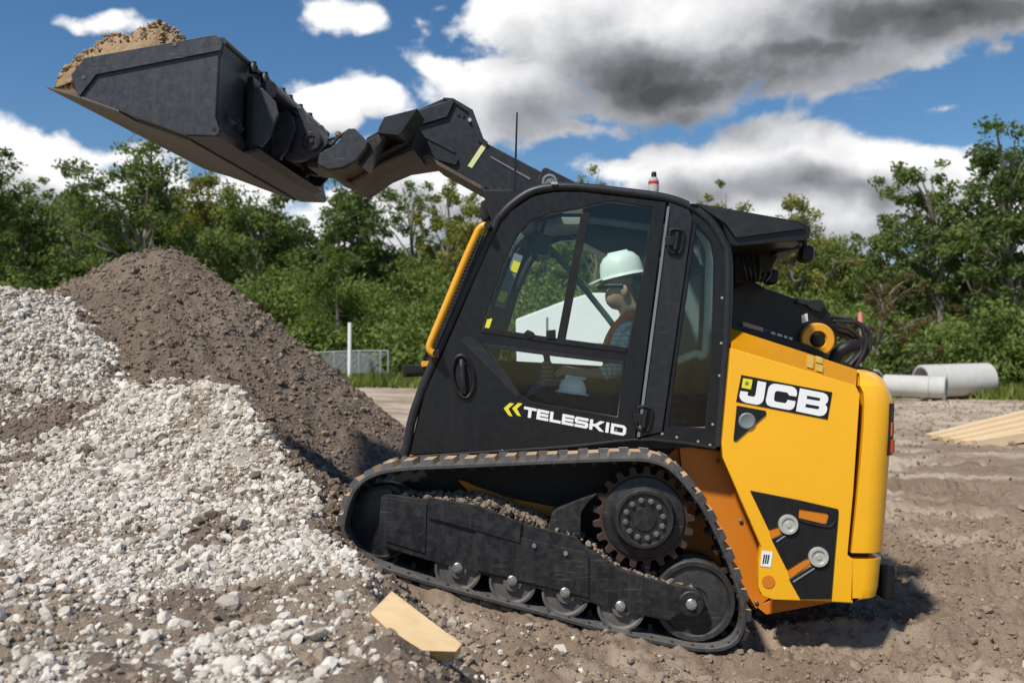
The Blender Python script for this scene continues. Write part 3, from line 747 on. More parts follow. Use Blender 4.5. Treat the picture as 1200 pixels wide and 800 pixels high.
for a, b, v0, v1 in ((945, 953, .15, .85), (956, 964, .1, .5), (955, 963, .58, .95)):
    f = bm.faces.new([bm.verts.new(on_chamfer(*q)) for q in ((a, v0), (b, v0), (b, v1), (a, v1))])
bmesh.ops.solidify(bm, geom=bm.faces[:], thickness=.002)
build('faded_sticker', bm, M['fade'], hood)
# ---- boom tower, exhaust, hoses ----------------------------------
YB = 5.72
tower = [(857, 386), (858, 326), (878, 326), (896, 337), (930, 349), (961, 352), (968, 360), (976, 373), (982, 388), (980, 404), (966, 418), (948, 414), (900, 399)]
tw = prism('boom_tower', tower, YB, 6.14, M['black'], LO, .01)
prism('tower_rail', [(857, 378), (905, 391), (948, 404), (985, 422), (1022, 433), (1028, 438), (984, 431), (946, 412), (857, 387)], YB - .09, YB - .004, M['boom'], tw, .008)
prism('lift_eye', [(933, 352), (962, 350.5), (967, 358), (961, 366), (952, 363), (945, 357), (934, 356)], YB - .03, YB - .002, M['boom'], tw, .006)
c = pp(958, 398, YB - .06); r = mm(19.5, YB)
rg = lathe('pivot_ring', c, [(r * .96, .06), (r, .03), (r * .97, -.012), (r * .88, -.022), (r * .52, -.022), (r * .45, -.010), (r * .42, .01), (0, .01)], M['rail'], LO, 48)
lathe('pivot_pin', off(c, -.0), [(r * .39, .008), (r * .39, -.012), (r * .3, -.02), (r * .12, -.02), (0, -.016)], M['plastic'], rg, 24)
prism('white_label', [(939, 369.5), (946, 367), (947, 376), (940, 379)], YB - .004, YB - .001, M['letter'], tw, 0)
yy = YB - .09
fl = prism('flag_sticker', [(871, 377.4), (894, 384), (894, 388.5), (871, 381.8)], yy - .003, yy - .001, M['letter'], LO, 0)
for k in range(2): prism('flag_stripe', [(872, 378.4 + k * 2), (893.5, 384.6 + k * 2), (893.5, 385.6 + k * 2), (872, 379.4 + k * 2)], yy - .0045, yy - .0032, M['red'], fl, 0)
prism('flag_field', [(894.5, 384.2), (902, 386.4), (902, 391), (894.5, 388.8)], yy - .003, yy - .001, M['blue'], fl, 0)
for a, b in ((904, 909), (911, 917), (919, 923), (925, 929)):
    f = lambda x: 387.2 + (x - 902) * .30
    prism('faded_sticker', [(a, f(a) + .4), (b, f(b) + .4), (b - .6, f(b) + 3.2), (a - .6, f(a) + 3.2)], yy - .003, yy - .001, M['pale'], tw, 0)
tube('exhaust_pipe', [pp(976, 434, 5.3), pp(977.5, 424, 5.3), pp(983, 413, 5.3), pp(993, 407, 5.3), pp(1003, 405, 5.32)], mm(7.6, 5.3), M['plastic'], LO, 20)
for P_, rr in ((((972, 371), (1000, 376), (1017, 388), (1020, 404), (1012, 419), (1000, 428)), 2.6), (((975, 380), (996, 386), (1008, 398), (1009, 412), (996, 428)), 2.6), (((978, 390), (992, 394), (1001, 404), (1000, 416), (988, 428)), 3.2), (((976, 376), (1004, 379), (1013, 392), (1013, 410), (1003, 430)), 2.0), (((980, 386), (998, 392), (1004, 402), (1004, 416), (992, 430)), 2.2)):
    dz = random.uniform(-.06, .1); tube('hydraulic_hose', [pp(a, b, 5.62 + dz) for a, b in P_], mm(rr, 5.6), M['hose'], LO, 10)
bm = bmesh.new()
add_prism(bm, [(862, 290), (905, 292), (912, 300), (903, 318), (884, 322), (876, 330), (862, 332)], 5.3, 5.8, .01)
add_prism(bm, [(905, 288), (940, 281), (942, 290), (912, 296)], 5.1, 5.75, .01)
for k in range(6): add_tube(bm, [pp(866 + k * 7, 300, 5.15 + .05 * k), pp(872 + k * 6, 315 + 3 * (k % 3), 5.12 + .05 * k), pp(876 + k * 4, 330, 5.3)], .010, 8)
build('cooling_pack', bm, M['plastic'], LO)

# ---- boom ---------------------------------------------------------
YA = 5.78
arm = [(489, 128), (519, 115), (531, 116), (553, 129), (565, 161), (571, 168), (634, 201), (652, 213), (700, 245), (960, 385), (975, 398), (958, 415), (900, 395), (640, 262), (566, 219), (510, 187.5), (503, 181), (482, 182), (470, 186), (476, 160)]
bo = prism('boom', arm, YA, 6.10, M['boom'], LO, .010)
prism('boom_tip_plate', [(488, 130), (527, 117.5), (532, 119.5), (524, 137), (487, 148)], YA - .022, YA - .001, M['boom'], bo, .006)
prism('boom_flange', [(482, 181), (501, 177), (511, 180), (534, 190.5), (534, 187), (537, 186), (534.5, 193.5), (511, 187), (503, 183), (482, 186)], YA - .02, YA - .001, M['boom'], bo, .003)
prism('boom_lower_lip', [(470, 186), (503, 181), (510, 187), (566, 218.5), (566, 223), (510, 192), (503, 186), (470, 191)], YA - .03, 6.13, M['worn_bounce'], bo, .003)  # boom underside, light bounced off the soil painted in as brown
prism('boom_cap', [(519, 114), (531, 115), (554, 128.5), (566, 161.5), (572, 167), (569, 171), (560, 165), (549, 132), (531, 119.5), (520, 117)], YA - .016, YA - .001, M['boom'], bo, .004)
prism('boom_weld_rib', [(495, 157), (534, 177), (533, 180), (494, 159.5)], YA - .008, YA - .001, M['boom'], bo, .003)
prism('reflector', [(565.5, 168), (570.5, 171), (553, 197), (548, 194.5)], YA - .004, YA - .001, M['refl'], bo, 0)
prism('side_groove', [(575, 183), (622, 209), (621, 211), (574.5, 184.5)], YA - .006, YA - .001, M['grey'], bo, .001)
lathe('boom_pin', pp(551, 141.5, YA - .002), [(.016, .0), (.016, -.012), (.01, -.018), (0, -.018)], M['bright'], bo, 16)
for q in ((537, 134), (543, 136)): lathe('boom_bolt', pp(*q, YA - .002), [(.010, .0), (.010, -.008), (0, -.008)], M['boom'], bo, 6)
prism('boom_knuckle', [(627, 216), (636, 197), (640, 196), (700, 226), (690, 246), (640, 232)], YA - .05, YA - .001, M['boom'], bo, .008)
kc = pp(644, 213, YA - .052); lathe('knuckle_pin', kc, [(.048, .002), (.048, -.01), (.034, -.012), (.026, -.004), (.014, -.004), (.012, -.02), (0, -.02)], M['grey'], bo, 28)
# head: box that steps in towards the middle of the machine, with its gussets
YHd = 5.45
hd = prism('boom_head', [(430, 161), (444, 153), (468, 152), (484, 140), (490, 150), (484, 174), (440, 193), (411, 213), (404, 209), (417, 188)], YHd, 5.88, M['boom'], LO, .006)
prism('head_gusset', [(450, 137), (489, 127), (486.5, 132), (470, 156), (466, 158.5), (442, 156), (444, 149)], 5.20, 5.449, M['boom'], hd, .005)
prism('head_web', [(430, 165), (444, 158), (452, 158), (438, 178), (424, 196), (418, 192)], 5.24, 5.449, M['under'], hd, .004)
prism('head_floor', [(405, 210), (411, 213.5), (440, 193.5), (484, 175), (486, 178), (441, 197), (412, 217.5), (404, 213)], YHd - .015, 5.90, M['worn_bounce'], hd, .003)
for k in range(3): prism('head_rib', [(428 + k * 11, 184 - k * 5), (431 + k * 11, 181 - k * 5), (437 + k * 11, 190 - k * 5), (434 + k * 11, 193 - k * 5)], YHd - .03, YHd - .002, M['under'], hd, .003)
tube('tilt_rod', [pp(440, 186, YHd - .06), pp(478, 166, YHd - .04)], .02, M['under'], hd, 14, 0)
# forged link between head and coupler
YL = 5.16
link_pts = [(372, 192), (374, 180), (382, 175), (392, 171), (399, 162), (408, 150.5), (415.5, 150.5), (431, 166), (428, 173), (417.5, 187), (401, 196), (385, 198)]
lk = prism('link_arm', link_pts, YL, YL + .12, M['bucket'], LO, .005)
prism('link_arm', link_pts, YL + .52, YL + .64, M['bucket'], LO, .005)
prism('link_floor', [(374, 191), (386, 196.5), (401, 194.5), (417, 186), (419, 189), (403, 199), (385, 201), (373, 196)], YL + .03, YL + .62, M['worn_bounce'], lk, .004)
prism('link_core', [(385, 180), (402, 168), (412, 158), (426, 168), (414, 184), (398, 191)], YL + .125, YL + .515, M['under'], lk, .008)

# ---- bucket -------------------------------------------------------
YBk, YBf = 4.50, 6.43
plate = [(83, 88), (99, 68), (252, 40.5), (258, 44), (261, 50), (258.5, 60), (255.5, 66), (252, 137), (257, 152), (256, 156), (253, 158.5), (215, 157.5), (92.5, 112.5)]
bm = bmesh.new()
add_prism(bm, plate, YBk, YBk + .022, .003)
bkt = build('bucket', bm, M['bucket'], LO)
prism('side_cutter', [(83, 88), (99, 68), (252, 40.5), (258, 44), (261, 50), (258, 59), (112.5, 87.5), (93, 112.5), (89, 108)], YBk - .013, YBk - .0005, M['bucket'], bkt, .003)
for q in ((98, 91), (205, 52)): lathe('cutter_bolt', pp(*q, YBk - .013), [(.011, .001), (.011, -.003), (0, -.003)], M['worn_bounce'], bkt, 10)
lathe('drain_hole', pp(251.5, 152, YBk), [(.012, .001), (.012, -.001), (0, -.001)], M['plastic'], bkt, 12)
bm = bmesh.new(); add_prism(bm, plate, YBf - .022, YBf, .003, plane=YBk); build('far_side_plate', bm, M['bucket'], bkt)
prism('bucket_floor', [(92, 112), (215, 157), (253, 158), (253, 153), (216, 151), (93, 106)], YBk + .0225, YBf - .0225, M['worn_bounce'], bkt, .002, plane=YBk)  # brown here is floor dirt plus painted-in light bounced from below
prism('cutting_edge', [(55, 103.5), (57, 102), (92, 112), (140, 129.5), (140, 132), (96, 116), (70, 108.5)], YBk - .006, YBf + .006, M['worn_bounce'], bkt, .002, plane=YBk)
prism('wear_strip', [(150, 137.5), (214, 160.5), (214, 157.5), (150, 133)], YBk + .10, YBf - .10, M['worn_bounce'], bkt, .002, plane=YBk)
prism('bucket_back', [(252, 152), (248, 137), (251, 66), (254, 48), (261, 50), (259, 60), (256, 67), (253, 137), (258, 152)], YBk + .0225, YBf - .0225, M['bucket'], bkt, .003, plane=YBk)
prism('heel_plate', [(248, 152), (258, 152), (254, 159.5), (216, 158.5), (216, 155)], YBk + .023, YBf - .023, M['bucket'], bkt, .002, plane=YBk)
for Y in (4.62, 4.74): prism('back_rib', [(253, 125), (256, 125), (266, 137), (258, 141)], Y, Y + .012, M['bucket'], bkt, .002, plane=YBk)
tube('top_rail', [pp(258.5, 47, YBk) + Vector((0, .02, 0)), Vector((pp(258.5, 47, YBk).x, YBf - .02, pp(258.5, 47, YBk).z))], .022, M['bucket'], bkt, 12, 0)

# coupler on the bucket's back (1.15 m wide, in the middle)
c0, c1 = 4.84, 5.98
def bkpt(u, v):
    """profile of the back: v from heel (0) to top (1), u metres away behind it; traced on the near side plate"""
    a = pp(255, 150, YBk); b = pp(258, 60, YBk); t = b - a; n = Vector((t.z, 0, -t.x)).normalized()
    return a + t * v + n * u
def bprism(name, uv, Y0, Y1, mat, par, bev=.006):
    bm = bmesh.new(); add_prism(bm, [bkpt(*q) for q in uv], Y0, Y1, bev); return build(name, bm, mat, par)
cp = bprism('coupler_frame', [(.012, -.02), (.012, .93), (.045, .95), (.05, .9), (.05, .02), (.09, -.06), (.06, -.1)], c0, c1, M['black'], LO)
for Y in (c0, c0 + .30, c1 - .34, c1 - .03):
    bprism('coupler_cheek', [(.05, 0.), (.05, .80), (.10, .78), (.17, .60), (.19, .42), (.15, .10), (.10, -.04)], Y, Y + .025, M['bucket'], cp)
bprism('coupler_lip', [(.03, -.10), (.10, -.07), (.11, -.10), (.04, -.15), (.0, -.12)], c0 - .02, c1 + .02, M['under'], cp, .004)
bprism('coupler_web', [(.051, .02), (.051, .72), (.12, .66), (.15, .3), (.11, .04)], c0 + .335, c1 - .35, M['under'], cp)
bprism('access_cover', [(.122, .10), (.16, .12), (.175, .5), (.155, .52)], c0 + .36, c0 + .56, M['black'], cp)
for q in ((309, 171), (329, 186)):
    lathe('cover_bolt', pp(*q, 5.22), [(.009, .002), (.009, -.006), (0, -.006)], M['bright'], cp, 8)
e = bkpt(.11, .80)
tube('coupler_tube', [Vector((e.x, c0 + .06, e.z)), Vector((e.x, c1 - .1, e.z))], .052, M['black'], cp, 24, 0)
e2 = bkpt(.075, .92)
for (ya_, yb_) in ((c0 + .1, c0 + .46), (c1 - .5, c1 - .12)):
    tube('latch_rod', [Vector((e2.x + .03, ya_, e2.z)), Vector((e2.x + .03, yb_, e2.z))], .014, M['bright'], cp, 12, 0)
for Y in (c0 + .02, c0 + .2, c0 + .5, c0 + .64, c1 - .3, c1 - .1):
    e3 = bkpt(.04, .97); lathe('latch_bolt', Vector((e3.x, Y, e3.z + .015)), [(.026, 0), (.026, .03), (.017, .045), (.017, .06), (0, .06)], M['under'], cp, 12, axis=(0, 0, 1))
for Y in (5.22, 5.62):
    ear = [(.05, .02), (.05, .72), (.13, .78), (.20, .80), (.23, .62), (.32, .44), (.36, .25), (.30, .06), (.18, -.02)]
    er = bprism('coupler_ear', ear, Y, Y + .05, M['bucket'], LO, .008)
    q = bkpt(.27, .27); lathe('ear_boss', Vector((q.x, Y, q.z)), [(.058, .002), (.058, -.018), (.05, -.026), (.03, -.026), (.026, -.012), (.012, -.012), (.012, -.03), (0, -.03)], M['under'], er, 28)
q = bkpt(.30, .27)
tube('hinge_pin', [Vector((q.x - .02, 5.2, q.z)), Vector((q.x - .02, 5.85, q.z))], .035, M['under'], cp, 18, 0)
prism('hinge_block', [(352, 168), (376, 165), (392, 172), (398, 186), (386, 198), (360, 196)], 5.29, 5.6, M['under'], cp, .01)
# hydraulic lines over the coupler
for P_, Y, rr in ((((352, 134), (362, 147), (372, 160), (386, 170), (398, 160), (410, 152)), 5.28, 1.8), (((358, 139), (366, 152), (378, 163), (392, 162), (408, 156)), 5.36, 1.8), (((318, 112), (330, 122), (344, 134), (356, 144), (370, 158)), 5.32, 2.2), (((300, 98), (318, 110), (334, 124), (350, 136)), 5.2, 2.0)):
    tube('hydraulic_hose', [pp(a, b, Y) for a, b in P_], mm(rr, Y), M['hose'], LO, 10)
for q in ((369, 152), (397, 158), (374, 158)):
    lathe('hose_fitting', pp(*q, 5.3), [(.018, .02), (.018, -.02), (.012, -.03), (0, -.03)], M['tan'], LO, 8)

# ---- soil heaped in the bucket -------------------------------------
prof = [(57, 101), (66, 88), (80, 76), (92, 64), (112, 52), (128, 43), (148, 35), (166, 30.5), (184, 31.5), (197, 40), (210, 48), (235, 56), (254, 62)]
Pp = smooth_path([pp(a, b, 4.62) for i, (a, b) in enumerate(prof)], 10)
lowl = [pp(57, 103, 4.5), pp(254, 152, 4.5)]
nu, nv = len(Pp), 110
Vh = []
for j in range(nv):
    s = j / (nv - 1); Y = YBk + .024 + s * (YBf - YBk - .048)
    k0 = min(1., min(s, 1 - s) / .085); k0 = 1 - (1 - k0) ** 2
    for i, p in enumerate(Pp):
        t = min(1, max(0, (p.x - lowl[0].x) / (lowl[1].x - lowl[0].x))); zl = lowl[0].z + (lowl[1].z - lowl[0].z) * t; kf = min(1, max(0, t / .22 - .1)); k = kf * .55 + (1 - kf * .55) * k0
        Vh.append((max(p.x, lowl[0].x + .015), Y, zl + .008 + max(0.004, p.z - zl) * k))
Vh = np.array(Vh); env = np.sin(np.clip((Vh[:, 0] - lowl[0].x) / (lowl[1].x - lowl[0].x), 0, 1) * np.pi) ** .5
Vh[:, 2] += env * (.030 * fbm(Vh[:, 0] * 5, Vh[:, 1] * 5, 81, 4) + .018 * fbm(Vh[:, 0] * 22, Vh[:, 1] * 22, 82, 3))
idx = np.arange(nu * nv).reshape(nv, nu)
qd = np.stack([idx[:-1, :-1], idx[:-1, 1:], idx[1:, 1:], idx[1:, :-1]], -1).reshape(-1, 4)
# skirt down to the bucket floor closes the heap
ring = np.concatenate([idx[0, :], idx[1:, -1], idx[-1, -2::-1], idx[-2:0:-1, 0]])
sk = Vh[ring].copy(); tt = np.clip((sk[:, 0] - lowl[0].x) / (lowl[1].x - lowl[0].x), 0, 1); sk[:, 2] = lowl[0].z + (lowl[1].z - lowl[0].z) * tt + .006
b0 = len(Vh); nr = len(ring); ids = np.arange(nr)
qs = np.stack([ring, np.roll(ring, -1), b0 + np.roll(ids, -1), b0 + ids], -1)
heap = fastmesh('soil_heap', np.concatenate([Vh, sk]), np.concatenate([qd, qs]), M['sand'], None, None, True)
hv = Vh.reshape(nv, nu, 3)[3:-3, 3:-12].reshape(-1, 3); hv = hv[rng.integers(0, len(hv), 5200)] + rng.uniform(-.012, .012, (5200, 3))
hs_ = np.clip(rng.lognormal(math.log(.0085), .55, len(hv)), .004, .035)
hc = scatter('soil_crumbs', hv, hs_, M['sandclod'], 1, rng.uniform(0, 1, len(hv)), sink=.1); hc.parent = heap
# dirt and stones packed on top of the running gear
fp = [under(q, 4.56) for q in ((452, 577), (503, 586), (560, 593), (610, 612), (640, 620), (676, 629), (704, 650), (728, 668), (770, 680), (812, 690))]
k_ = np.concatenate([rng.uniform(.9, 3.9, 1500), rng.uniform(0, len(fp) - 1.001, 420)]); i_ = k_.astype(int); f_ = (k_ - i_)[:, None]
fa = np.array([p[:] for p in fp]); pk_ = fa[i_] * (1 - f_) + fa[i_ + 1] * f_; pk_[:, 1] = rng.uniform(4.565, 4.81, len(pk_)); bmp_ = np.exp(-((k_ - 2.6) / 1.3) ** 2) * .045 * rng.uniform(0, 1, len(k_)); pk_[:, 2] += bmp_
fd = scatter('packed_dirt', pk_, np.clip(rng.lognormal(math.log(.009), .45, len(pk_)), .004, .024), M['clod'], 1, rng.uniform(.2, 1, len(pk_)), sink=.15)
tag(fd, 'dirt and small stones packed along the track frame', 'soil')
tag(heap, 'tan soil heaped in the raised black bucket', 'soil load')

# ---- cab ----------------------------------------------------------
door_out = [(480, 533), (497, 462), (578, 277), (598, 248), (624, 231), (650, 225), (682, 225), (781, 237), (745, 513), (660, 523)]
win_up = [(564, 387), (578, 345), (592, 306), (606, 276), (622, 259), (646, 250), (676, 245), (713, 236), (766, 243), (752, 330), (734, 411), (654, 400)]
win_lo = [(567, 404.5), (650, 415), (731, 425), (723, 487.5), (622, 470.5), (609, 462)]
bm = bmesh.new(); add_prism(bm, door_out, YC, YC + .035, .004, 1, holes=[win_up, win_lo])
door = build('cab_door', bm, M['black'], LO)
def shrink(pts, k):
    cx = sum(p[0] for p in pts) / len(pts); cy = sum(p[1] for p in pts) / len(pts); return [(cx + (a - cx) * k, cy + (b - cy) * k) for a, b in pts]
def pane(pts, Y, par, t=.005): return prism('window_pane', shrink(pts, 1.01), Y, Y + t, M['glass'], par, 0)
pane(win_up, YC + .012, door); pane(win_lo, YC + .012, door)
prism('window_mullion', [(681, 250), (691, 249), (662, 402), (652, 400.5)], YC + .004, YC + .03, M['plastic'], door, .003)
prism('window_rail', [(563, 389), (567, 383.5), (652, 396), (735, 407), (733, 413), (652, 402.5)], YC - .006, YC + .03, M['plastic'], door, .003)
prism('window_latch', [(640, 387), (651, 386), (651, 398), (640, 397)], YC - .012, YC + .03, M['plastic'], door, .006)
prism('window_latch', [(613, 391), (618, 386), (625, 389), (628, 394), (620, 397)], YC - .01, YC + .03, M['plastic'], door, .006)
prism('grey_sill', [(566, 402), (650, 413), (731, 423), (731, 427), (650, 417.5), (567, 406.5)], YC - .004, YC + .02, M['boom'], door, .002)
prism('door_corner', [(549, 393), (566, 405), (609, 463), (606, 466), (540, 399)], YC - .004, YC - .0005, M['boom'], door, .002)
# handle: oval bowl with its grip
c = pp(543, 441, YC); bm = bmesh.new()
rot = Matrix.Rotation(R(-8), 3, 'Y')
def oval(a, b, dy, n=40): return [c + Vector((0, dy, 0)) + rot @ Vector((math.cos(2 * math.pi * k / n) * a, 0, math.sin(2 * math.pi * k / n) * b)) for k in range(n)]
rg_ = [oval(.064, .118, -.001), oval(.064, .118, -.012), oval(.056, .110, -.018), oval(.046, .098, -.014), oval(.040, .088, -.003)]
vv = [[bm.verts.new(p) for p in r_] for r_ in rg_]
for a, b in zip(vv, vv[1:]):
    for k in range(40): bm.faces.new((a[k], a[(k + 1) % 40], b[(k + 1) % 40], b[k]))
bm.faces.new(vv[-1])
dh = build('door_handle', bm, M['plastic'], LO)
tube('handle_grip', [c + rot @ Vector((.004, -.012, .085)), c + rot @ Vector((.002, -.026, .04)), c + rot @ Vector((-.002, -.026, -.03)), c + rot @ Vector((-.006, -.012, -.085))], .016, M['boom'], dh, 14)
lathe('handle_lock', c + rot @ Vector((.012, -.004, .066)), [(.012, .0), (.012, -.012), (.004, -.014), (0, -.012)], M['plastic'], dh, 14)
# lettering on the door
def zl(x, y): return (580 + x / 7.059, 460 + y / 7.06)
def lettermap(x0, w):
    def f(u, v):                          # u across the letter 0..w, v down 0..82
        x = x0 + u; return zl(x - v * .12, 112 + .192 * (x - 240) + v)
    return f
S = 22; Hh = 84
def ltr(x0, pts, holes=()):
    f = lettermap(x0, 0); bm = bmesh.new(); add_prism(bm, [f(*q) for q in pts], YC - .004, YC - .0006, 0, holes=[[f(*q) for q in h] for h in holes]); build('letter', bm, M['letter'], door, smooth=False)
def E(w): return [(0, 0), (w, 0), (w, S), (26, S), (26, 31), (w - 4, 31), (w - 4, 53), (26, 53), (26, Hh - S), (w, Hh - S), (w, Hh), (0, Hh)]
ltr(242, [(0, 0), (104, 0), (104, S), (65, S), (65, Hh), (39, Hh), (39, S), (0, S)])
ltr(352, E(98)); ltr(460, [(0, 0), (26, 0), (26, Hh - S), (92, Hh - S), (92, Hh), (0, Hh)]); ltr(560, E(98))
ltr(664, [(14, 0), (112, 0), (112, S), (28, S), (26, 26), (28, 31), (100, 31), (114, 42), (114, 70), (100, Hh), (2, Hh), (2, Hh - S), (86, Hh - S), (88, 58), (86, 53), (14, 53), (0, 42), (0, 14)])
ltr(788, [(0, 0), (26, 0), (26, 32), (46, 32), (84, 0), (122, 0), (70, 42), (124, Hh), (86, Hh), (46, 54), (26, 54), (26, Hh), (0, Hh)])
ltr(922, [(0, 0), (26, 0), (26, Hh), (0, Hh)])
ltr(964, [(0, 0), (106, 0), (126, 18), (126, Hh - 18), (106, Hh), (0, Hh)], holes=[[(26, S), (96, S), (100, 27), (100, Hh - 27), (96, Hh - S), (26, Hh - S)]])
for x0 in (72, 142):
    bm = bmesh.new(); add_prism(bm, [zl(x0, 128), zl(x0 + 50, 84), zl(x0 + 86, 90), zl(x0 + 40, 132), zl(x0 + 74, 196), zl(x0 + 42, 188)], YC - .004, YC - .0006, 0); build('chevron', bm, M['ylw'], door, smooth=False)
for q in ((588.5, 528), (722, 504)): lathe('door_bolt', pp(*q, YC), [(.008, 0), (.008, -.004), (0, -.005)], M['grey'], door, 10)
# post, quarter window, tubular frame
post = prism('door_post', [(784, 237), (808, 246), (812, 256), (776, 506), (746, 513)], YC - .004, YC + .06, M['boom'], LO, .006)
prism('post_trim', [(782, 242), (785, 242), (750, 512), (746.5, 512)], YC - .012, YC - .0045, M['grey'], post, .002)
for q in ((793, 283), (756, 490)):
    c = pp(*q, YC); hg = tube('door_hinge', [off(c, -.022) + Vector((.004, 0, .045)), off(c, -.022) + Vector((-.010, 0, -.045))], .013, M['plastic'], LO, 14, 0)
    tube('hinge_loop', [off(c, -.012) + Vector(v) for v in ((-.035, 0, .03), (-.03, 0, .058), (.02, 0, .055), (.035, 0, .03), (.022, 0, -.04), (.005, 0, -.062), (-.035, 0, -.055), (-.045, 0, -.03), (-.035, 0, .03))], .008, M['plastic'], hg, 8)
    bm = bmesh.new(); add_box(bm, off(c, -.012) + Vector((-.035, 0, 0)), (.05, .02, .05), None, .008); build('hinge_leaf', bm, M['plastic'], hg)
qo = [(810, 247), (832, 263), (847, 287), (852, 304), (850, 386), (838.5, 523), (747, 514), (777, 506), (811, 262)]
qh = [(817, 264), (833, 283), (838, 311), (834, 420), (826, 500), (784, 499), (797, 400)]
bm = bmesh.new(); add_prism(bm, qo, YC + .004, YC + .035, .004, 1, holes=[qh]); qf = build('quarter_frame', bm, M['black'], LO)
pane(qh, YC + .012, qf)
for q in ((846, 349), (845, 402), (843, 440), (835, 497), (818, 517), (793, 512), (776, 508), (832, 521)):
    lathe('trim_clip', pp(*q, YC + .004), [(.007, 0), (.007, -.004), (0, -.005)], M['bright'], qf, 8)
rp = [(474, 534), (493, 459), (576, 272), (586, 254), (600, 239), (622, 224.5), (648, 219), (680, 219), (730, 224.5), (780, 231.5), (812, 243.5), (834, 261), (848, 284), (853.5, 304), (852, 386), (842, 523)]
def ropsline(Y, r, name): return tube(name, [Vector((pp(a, b, YC).x, Y, pp(a, b, YC).z)) for a, b in rp], r, M['boom'], LO, 14, 5)
rops = ropsline(YC + .015, .024, 'roll_bar'); ropsline(5.88, .024, 'roll_bar')
for q in ((650, 218.5), (812, 241)): 
    bm = bmesh.new(); p = pp(*q, YC); add_box(bm, p + Vector((0, -.012, .012)), (.035, .02, .014), None, .003); build('roof_clip', bm, M['bright'], rops)
tube('door_seal', [Vector((pp(a, b, YC).x, YC + .004, pp(a, b, YC).z)) for a, b in ((480, 536), (560, 530.5), (661, 524), (743, 515.5), (790, 518), (839, 525))], .010, M['plastic'], LO, 10, 4)
# roof, floor, front, far side of the cab
top = [(600, 240), (622, 225.5), (648, 219), (680, 219), (730, 224.5), (780, 231.5), (812, 243.5), (830, 257)]
t_ = [Vector((pp(a, b, YC).x, 0, pp(a, b, YC).z)) for a, b in top]; t2 = [p + Vector((0, 0, -.04)) for p in t_]
bm = bmesh.new(); add_prism(bm, t_ + t2[::-1], YC + .03, 4.86, .006); add_prism(bm, t_ + t2[::-1], 5.68, 5.87, .006)
add_prism(bm, t_[:3] + t2[:3][::-1], 4.861, 5.679, 0); add_prism(bm, t_[6:] + t2[6:][::-1], 4.861, 5.679, 0)
cr = build('cab_roof', bm, M['boom'], LO)
sk_ = t_[2:7]; bm = bmesh.new(); add_prism(bm, [p + Vector((0, 0, -.012)) for p in sk_] + [p + Vector((0, 0, -.018)) for p in sk_[::-1]], 4.861, 5.679, 0); build('added_skylight', bm, M['glass'], cr)  # skylight added to the roof so sunlight reaches the operator
t3 = [p + Vector((0, 0, -.055)) for p in t_[1:4]]; t4 = [p + Vector((0, 0, -.10)) for p in t_[1:4]]
bm = bmesh.new(); add_prism(bm, t3 + t4[::-1], 5.36, 5.82, .01); build('headliner', bm, M['liner'], LO)
vis = prism('roof_visor', [(782, 232.5), (822, 239), (937, 259.5), (948, 265), (950.5, 270), (948, 279), (944, 281.5), (861, 288), (855, 286), (846, 262), (815, 240)], YC + .03, 5.9, M['black'], LO, .012, 3)
prism('visor_shoulder', [(815, 238.5), (937, 262), (945, 268), (862, 279), (850, 262)], YC + .012, YC + .028, M['boom'], vis, .006)
for q, Y in (((944, 298), 4.95), ((904, 325), 5.55)):
    c = pp(*q, Y); bm = bmesh.new(); add_box(bm, c, (.06, .14, .085), Matrix.Rotation(R(8), 3, 'Y'), .022); wl = build('work_lamp', bm, M['plastic'], LO)
    bm = bmesh.new(); add_box(bm, c + Vector((.027, 0, 0)), (.014, .11, .06), Matrix.Rotation(R(8), 3, 'Y'), .004); build('lamp_lens', bm, M['grey'], wl)
    bm = bmesh.new(); add_box(bm, c + Vector((-.004, 0, .06)), (.02, .03, .06), None, .004); build('lamp_bracket', bm, M['plastic'], wl)
prism('cab_floor', [(482, 536), (842, 524), (842, 512), (486, 522)], YC + .04, 5.86, M['plastic'], LO, .004, plane=YC)
bm = bmesh.new(); add_prism(bm, [(494, 464), (576, 275), (580, 277), (498, 466)], YC + .03, 5.86, 0, plane=YC); build('windscreen', bm, M['glass'], LO)
prism('front_panel', [(478, 533), (494, 462), (499, 464), (484, 533)], YC + .03, 5.86, M['black'], LO, .003, plane=YC)
far_hole = [(560, 420), (588, 330), (604, 280), (624, 258), (650, 248), (690, 246), (760, 252), (752, 330), (738, 430)]
fo = [(480, 533), (497, 462), (578, 277), (598, 248), (624, 231), (650, 225), (682, 225), (781, 237), (812, 247), (834, 265), (848, 288), (851, 304), (849, 386), (838, 523)]
bm = bmesh.new(); add_prism(bm, fo, 5.84, 5.87, 0, holes=[far_hole], plane=YC); fs = build('far_cab_side', bm, M['black'], LO)
# rear wall of the cab with its own window
bw = [Vector((pp(a, b, YC).x, 0, pp(a, b, YC).z)) for a, b in ((849, 300), (848, 386), (838, 522))]
bm = bmesh.new(); add_prism(bm, [bw[1], bw[2], bw[2] + Vector((-.03, 0, 0)), bw[1] + Vector((-.03, 0, 0))], YC + .03, 5.86, .003); build('rear_wall', bm, M['plastic'], LO)
bm = bmesh.new(); add_prism(bm, [bw[0], bw[1], bw[1] + Vector((-.006, 0, 0)), bw[0] + Vector((-.006, 0, 0))], YC + .06, 5.83, 0); build('rear_glass', bm, M['glass'], LO)
# pale lining round the far rear pillar, seen through the quarter window
tube('pillar_lining', [pp(817, 266, 5.0), pp(829, 288, 5.0), pp(831, 310, 5.0), pp(827, 410, 5.0), pp(815, 414, 5.0), pp(792, 423, 5.0)], .022, M['pale'], LO, 10, 4)
prism('inner_panel', [(800, 330), (822, 318), (818, 416), (790, 416)], 5.30, 5.34, M['grey'], LO, .01)
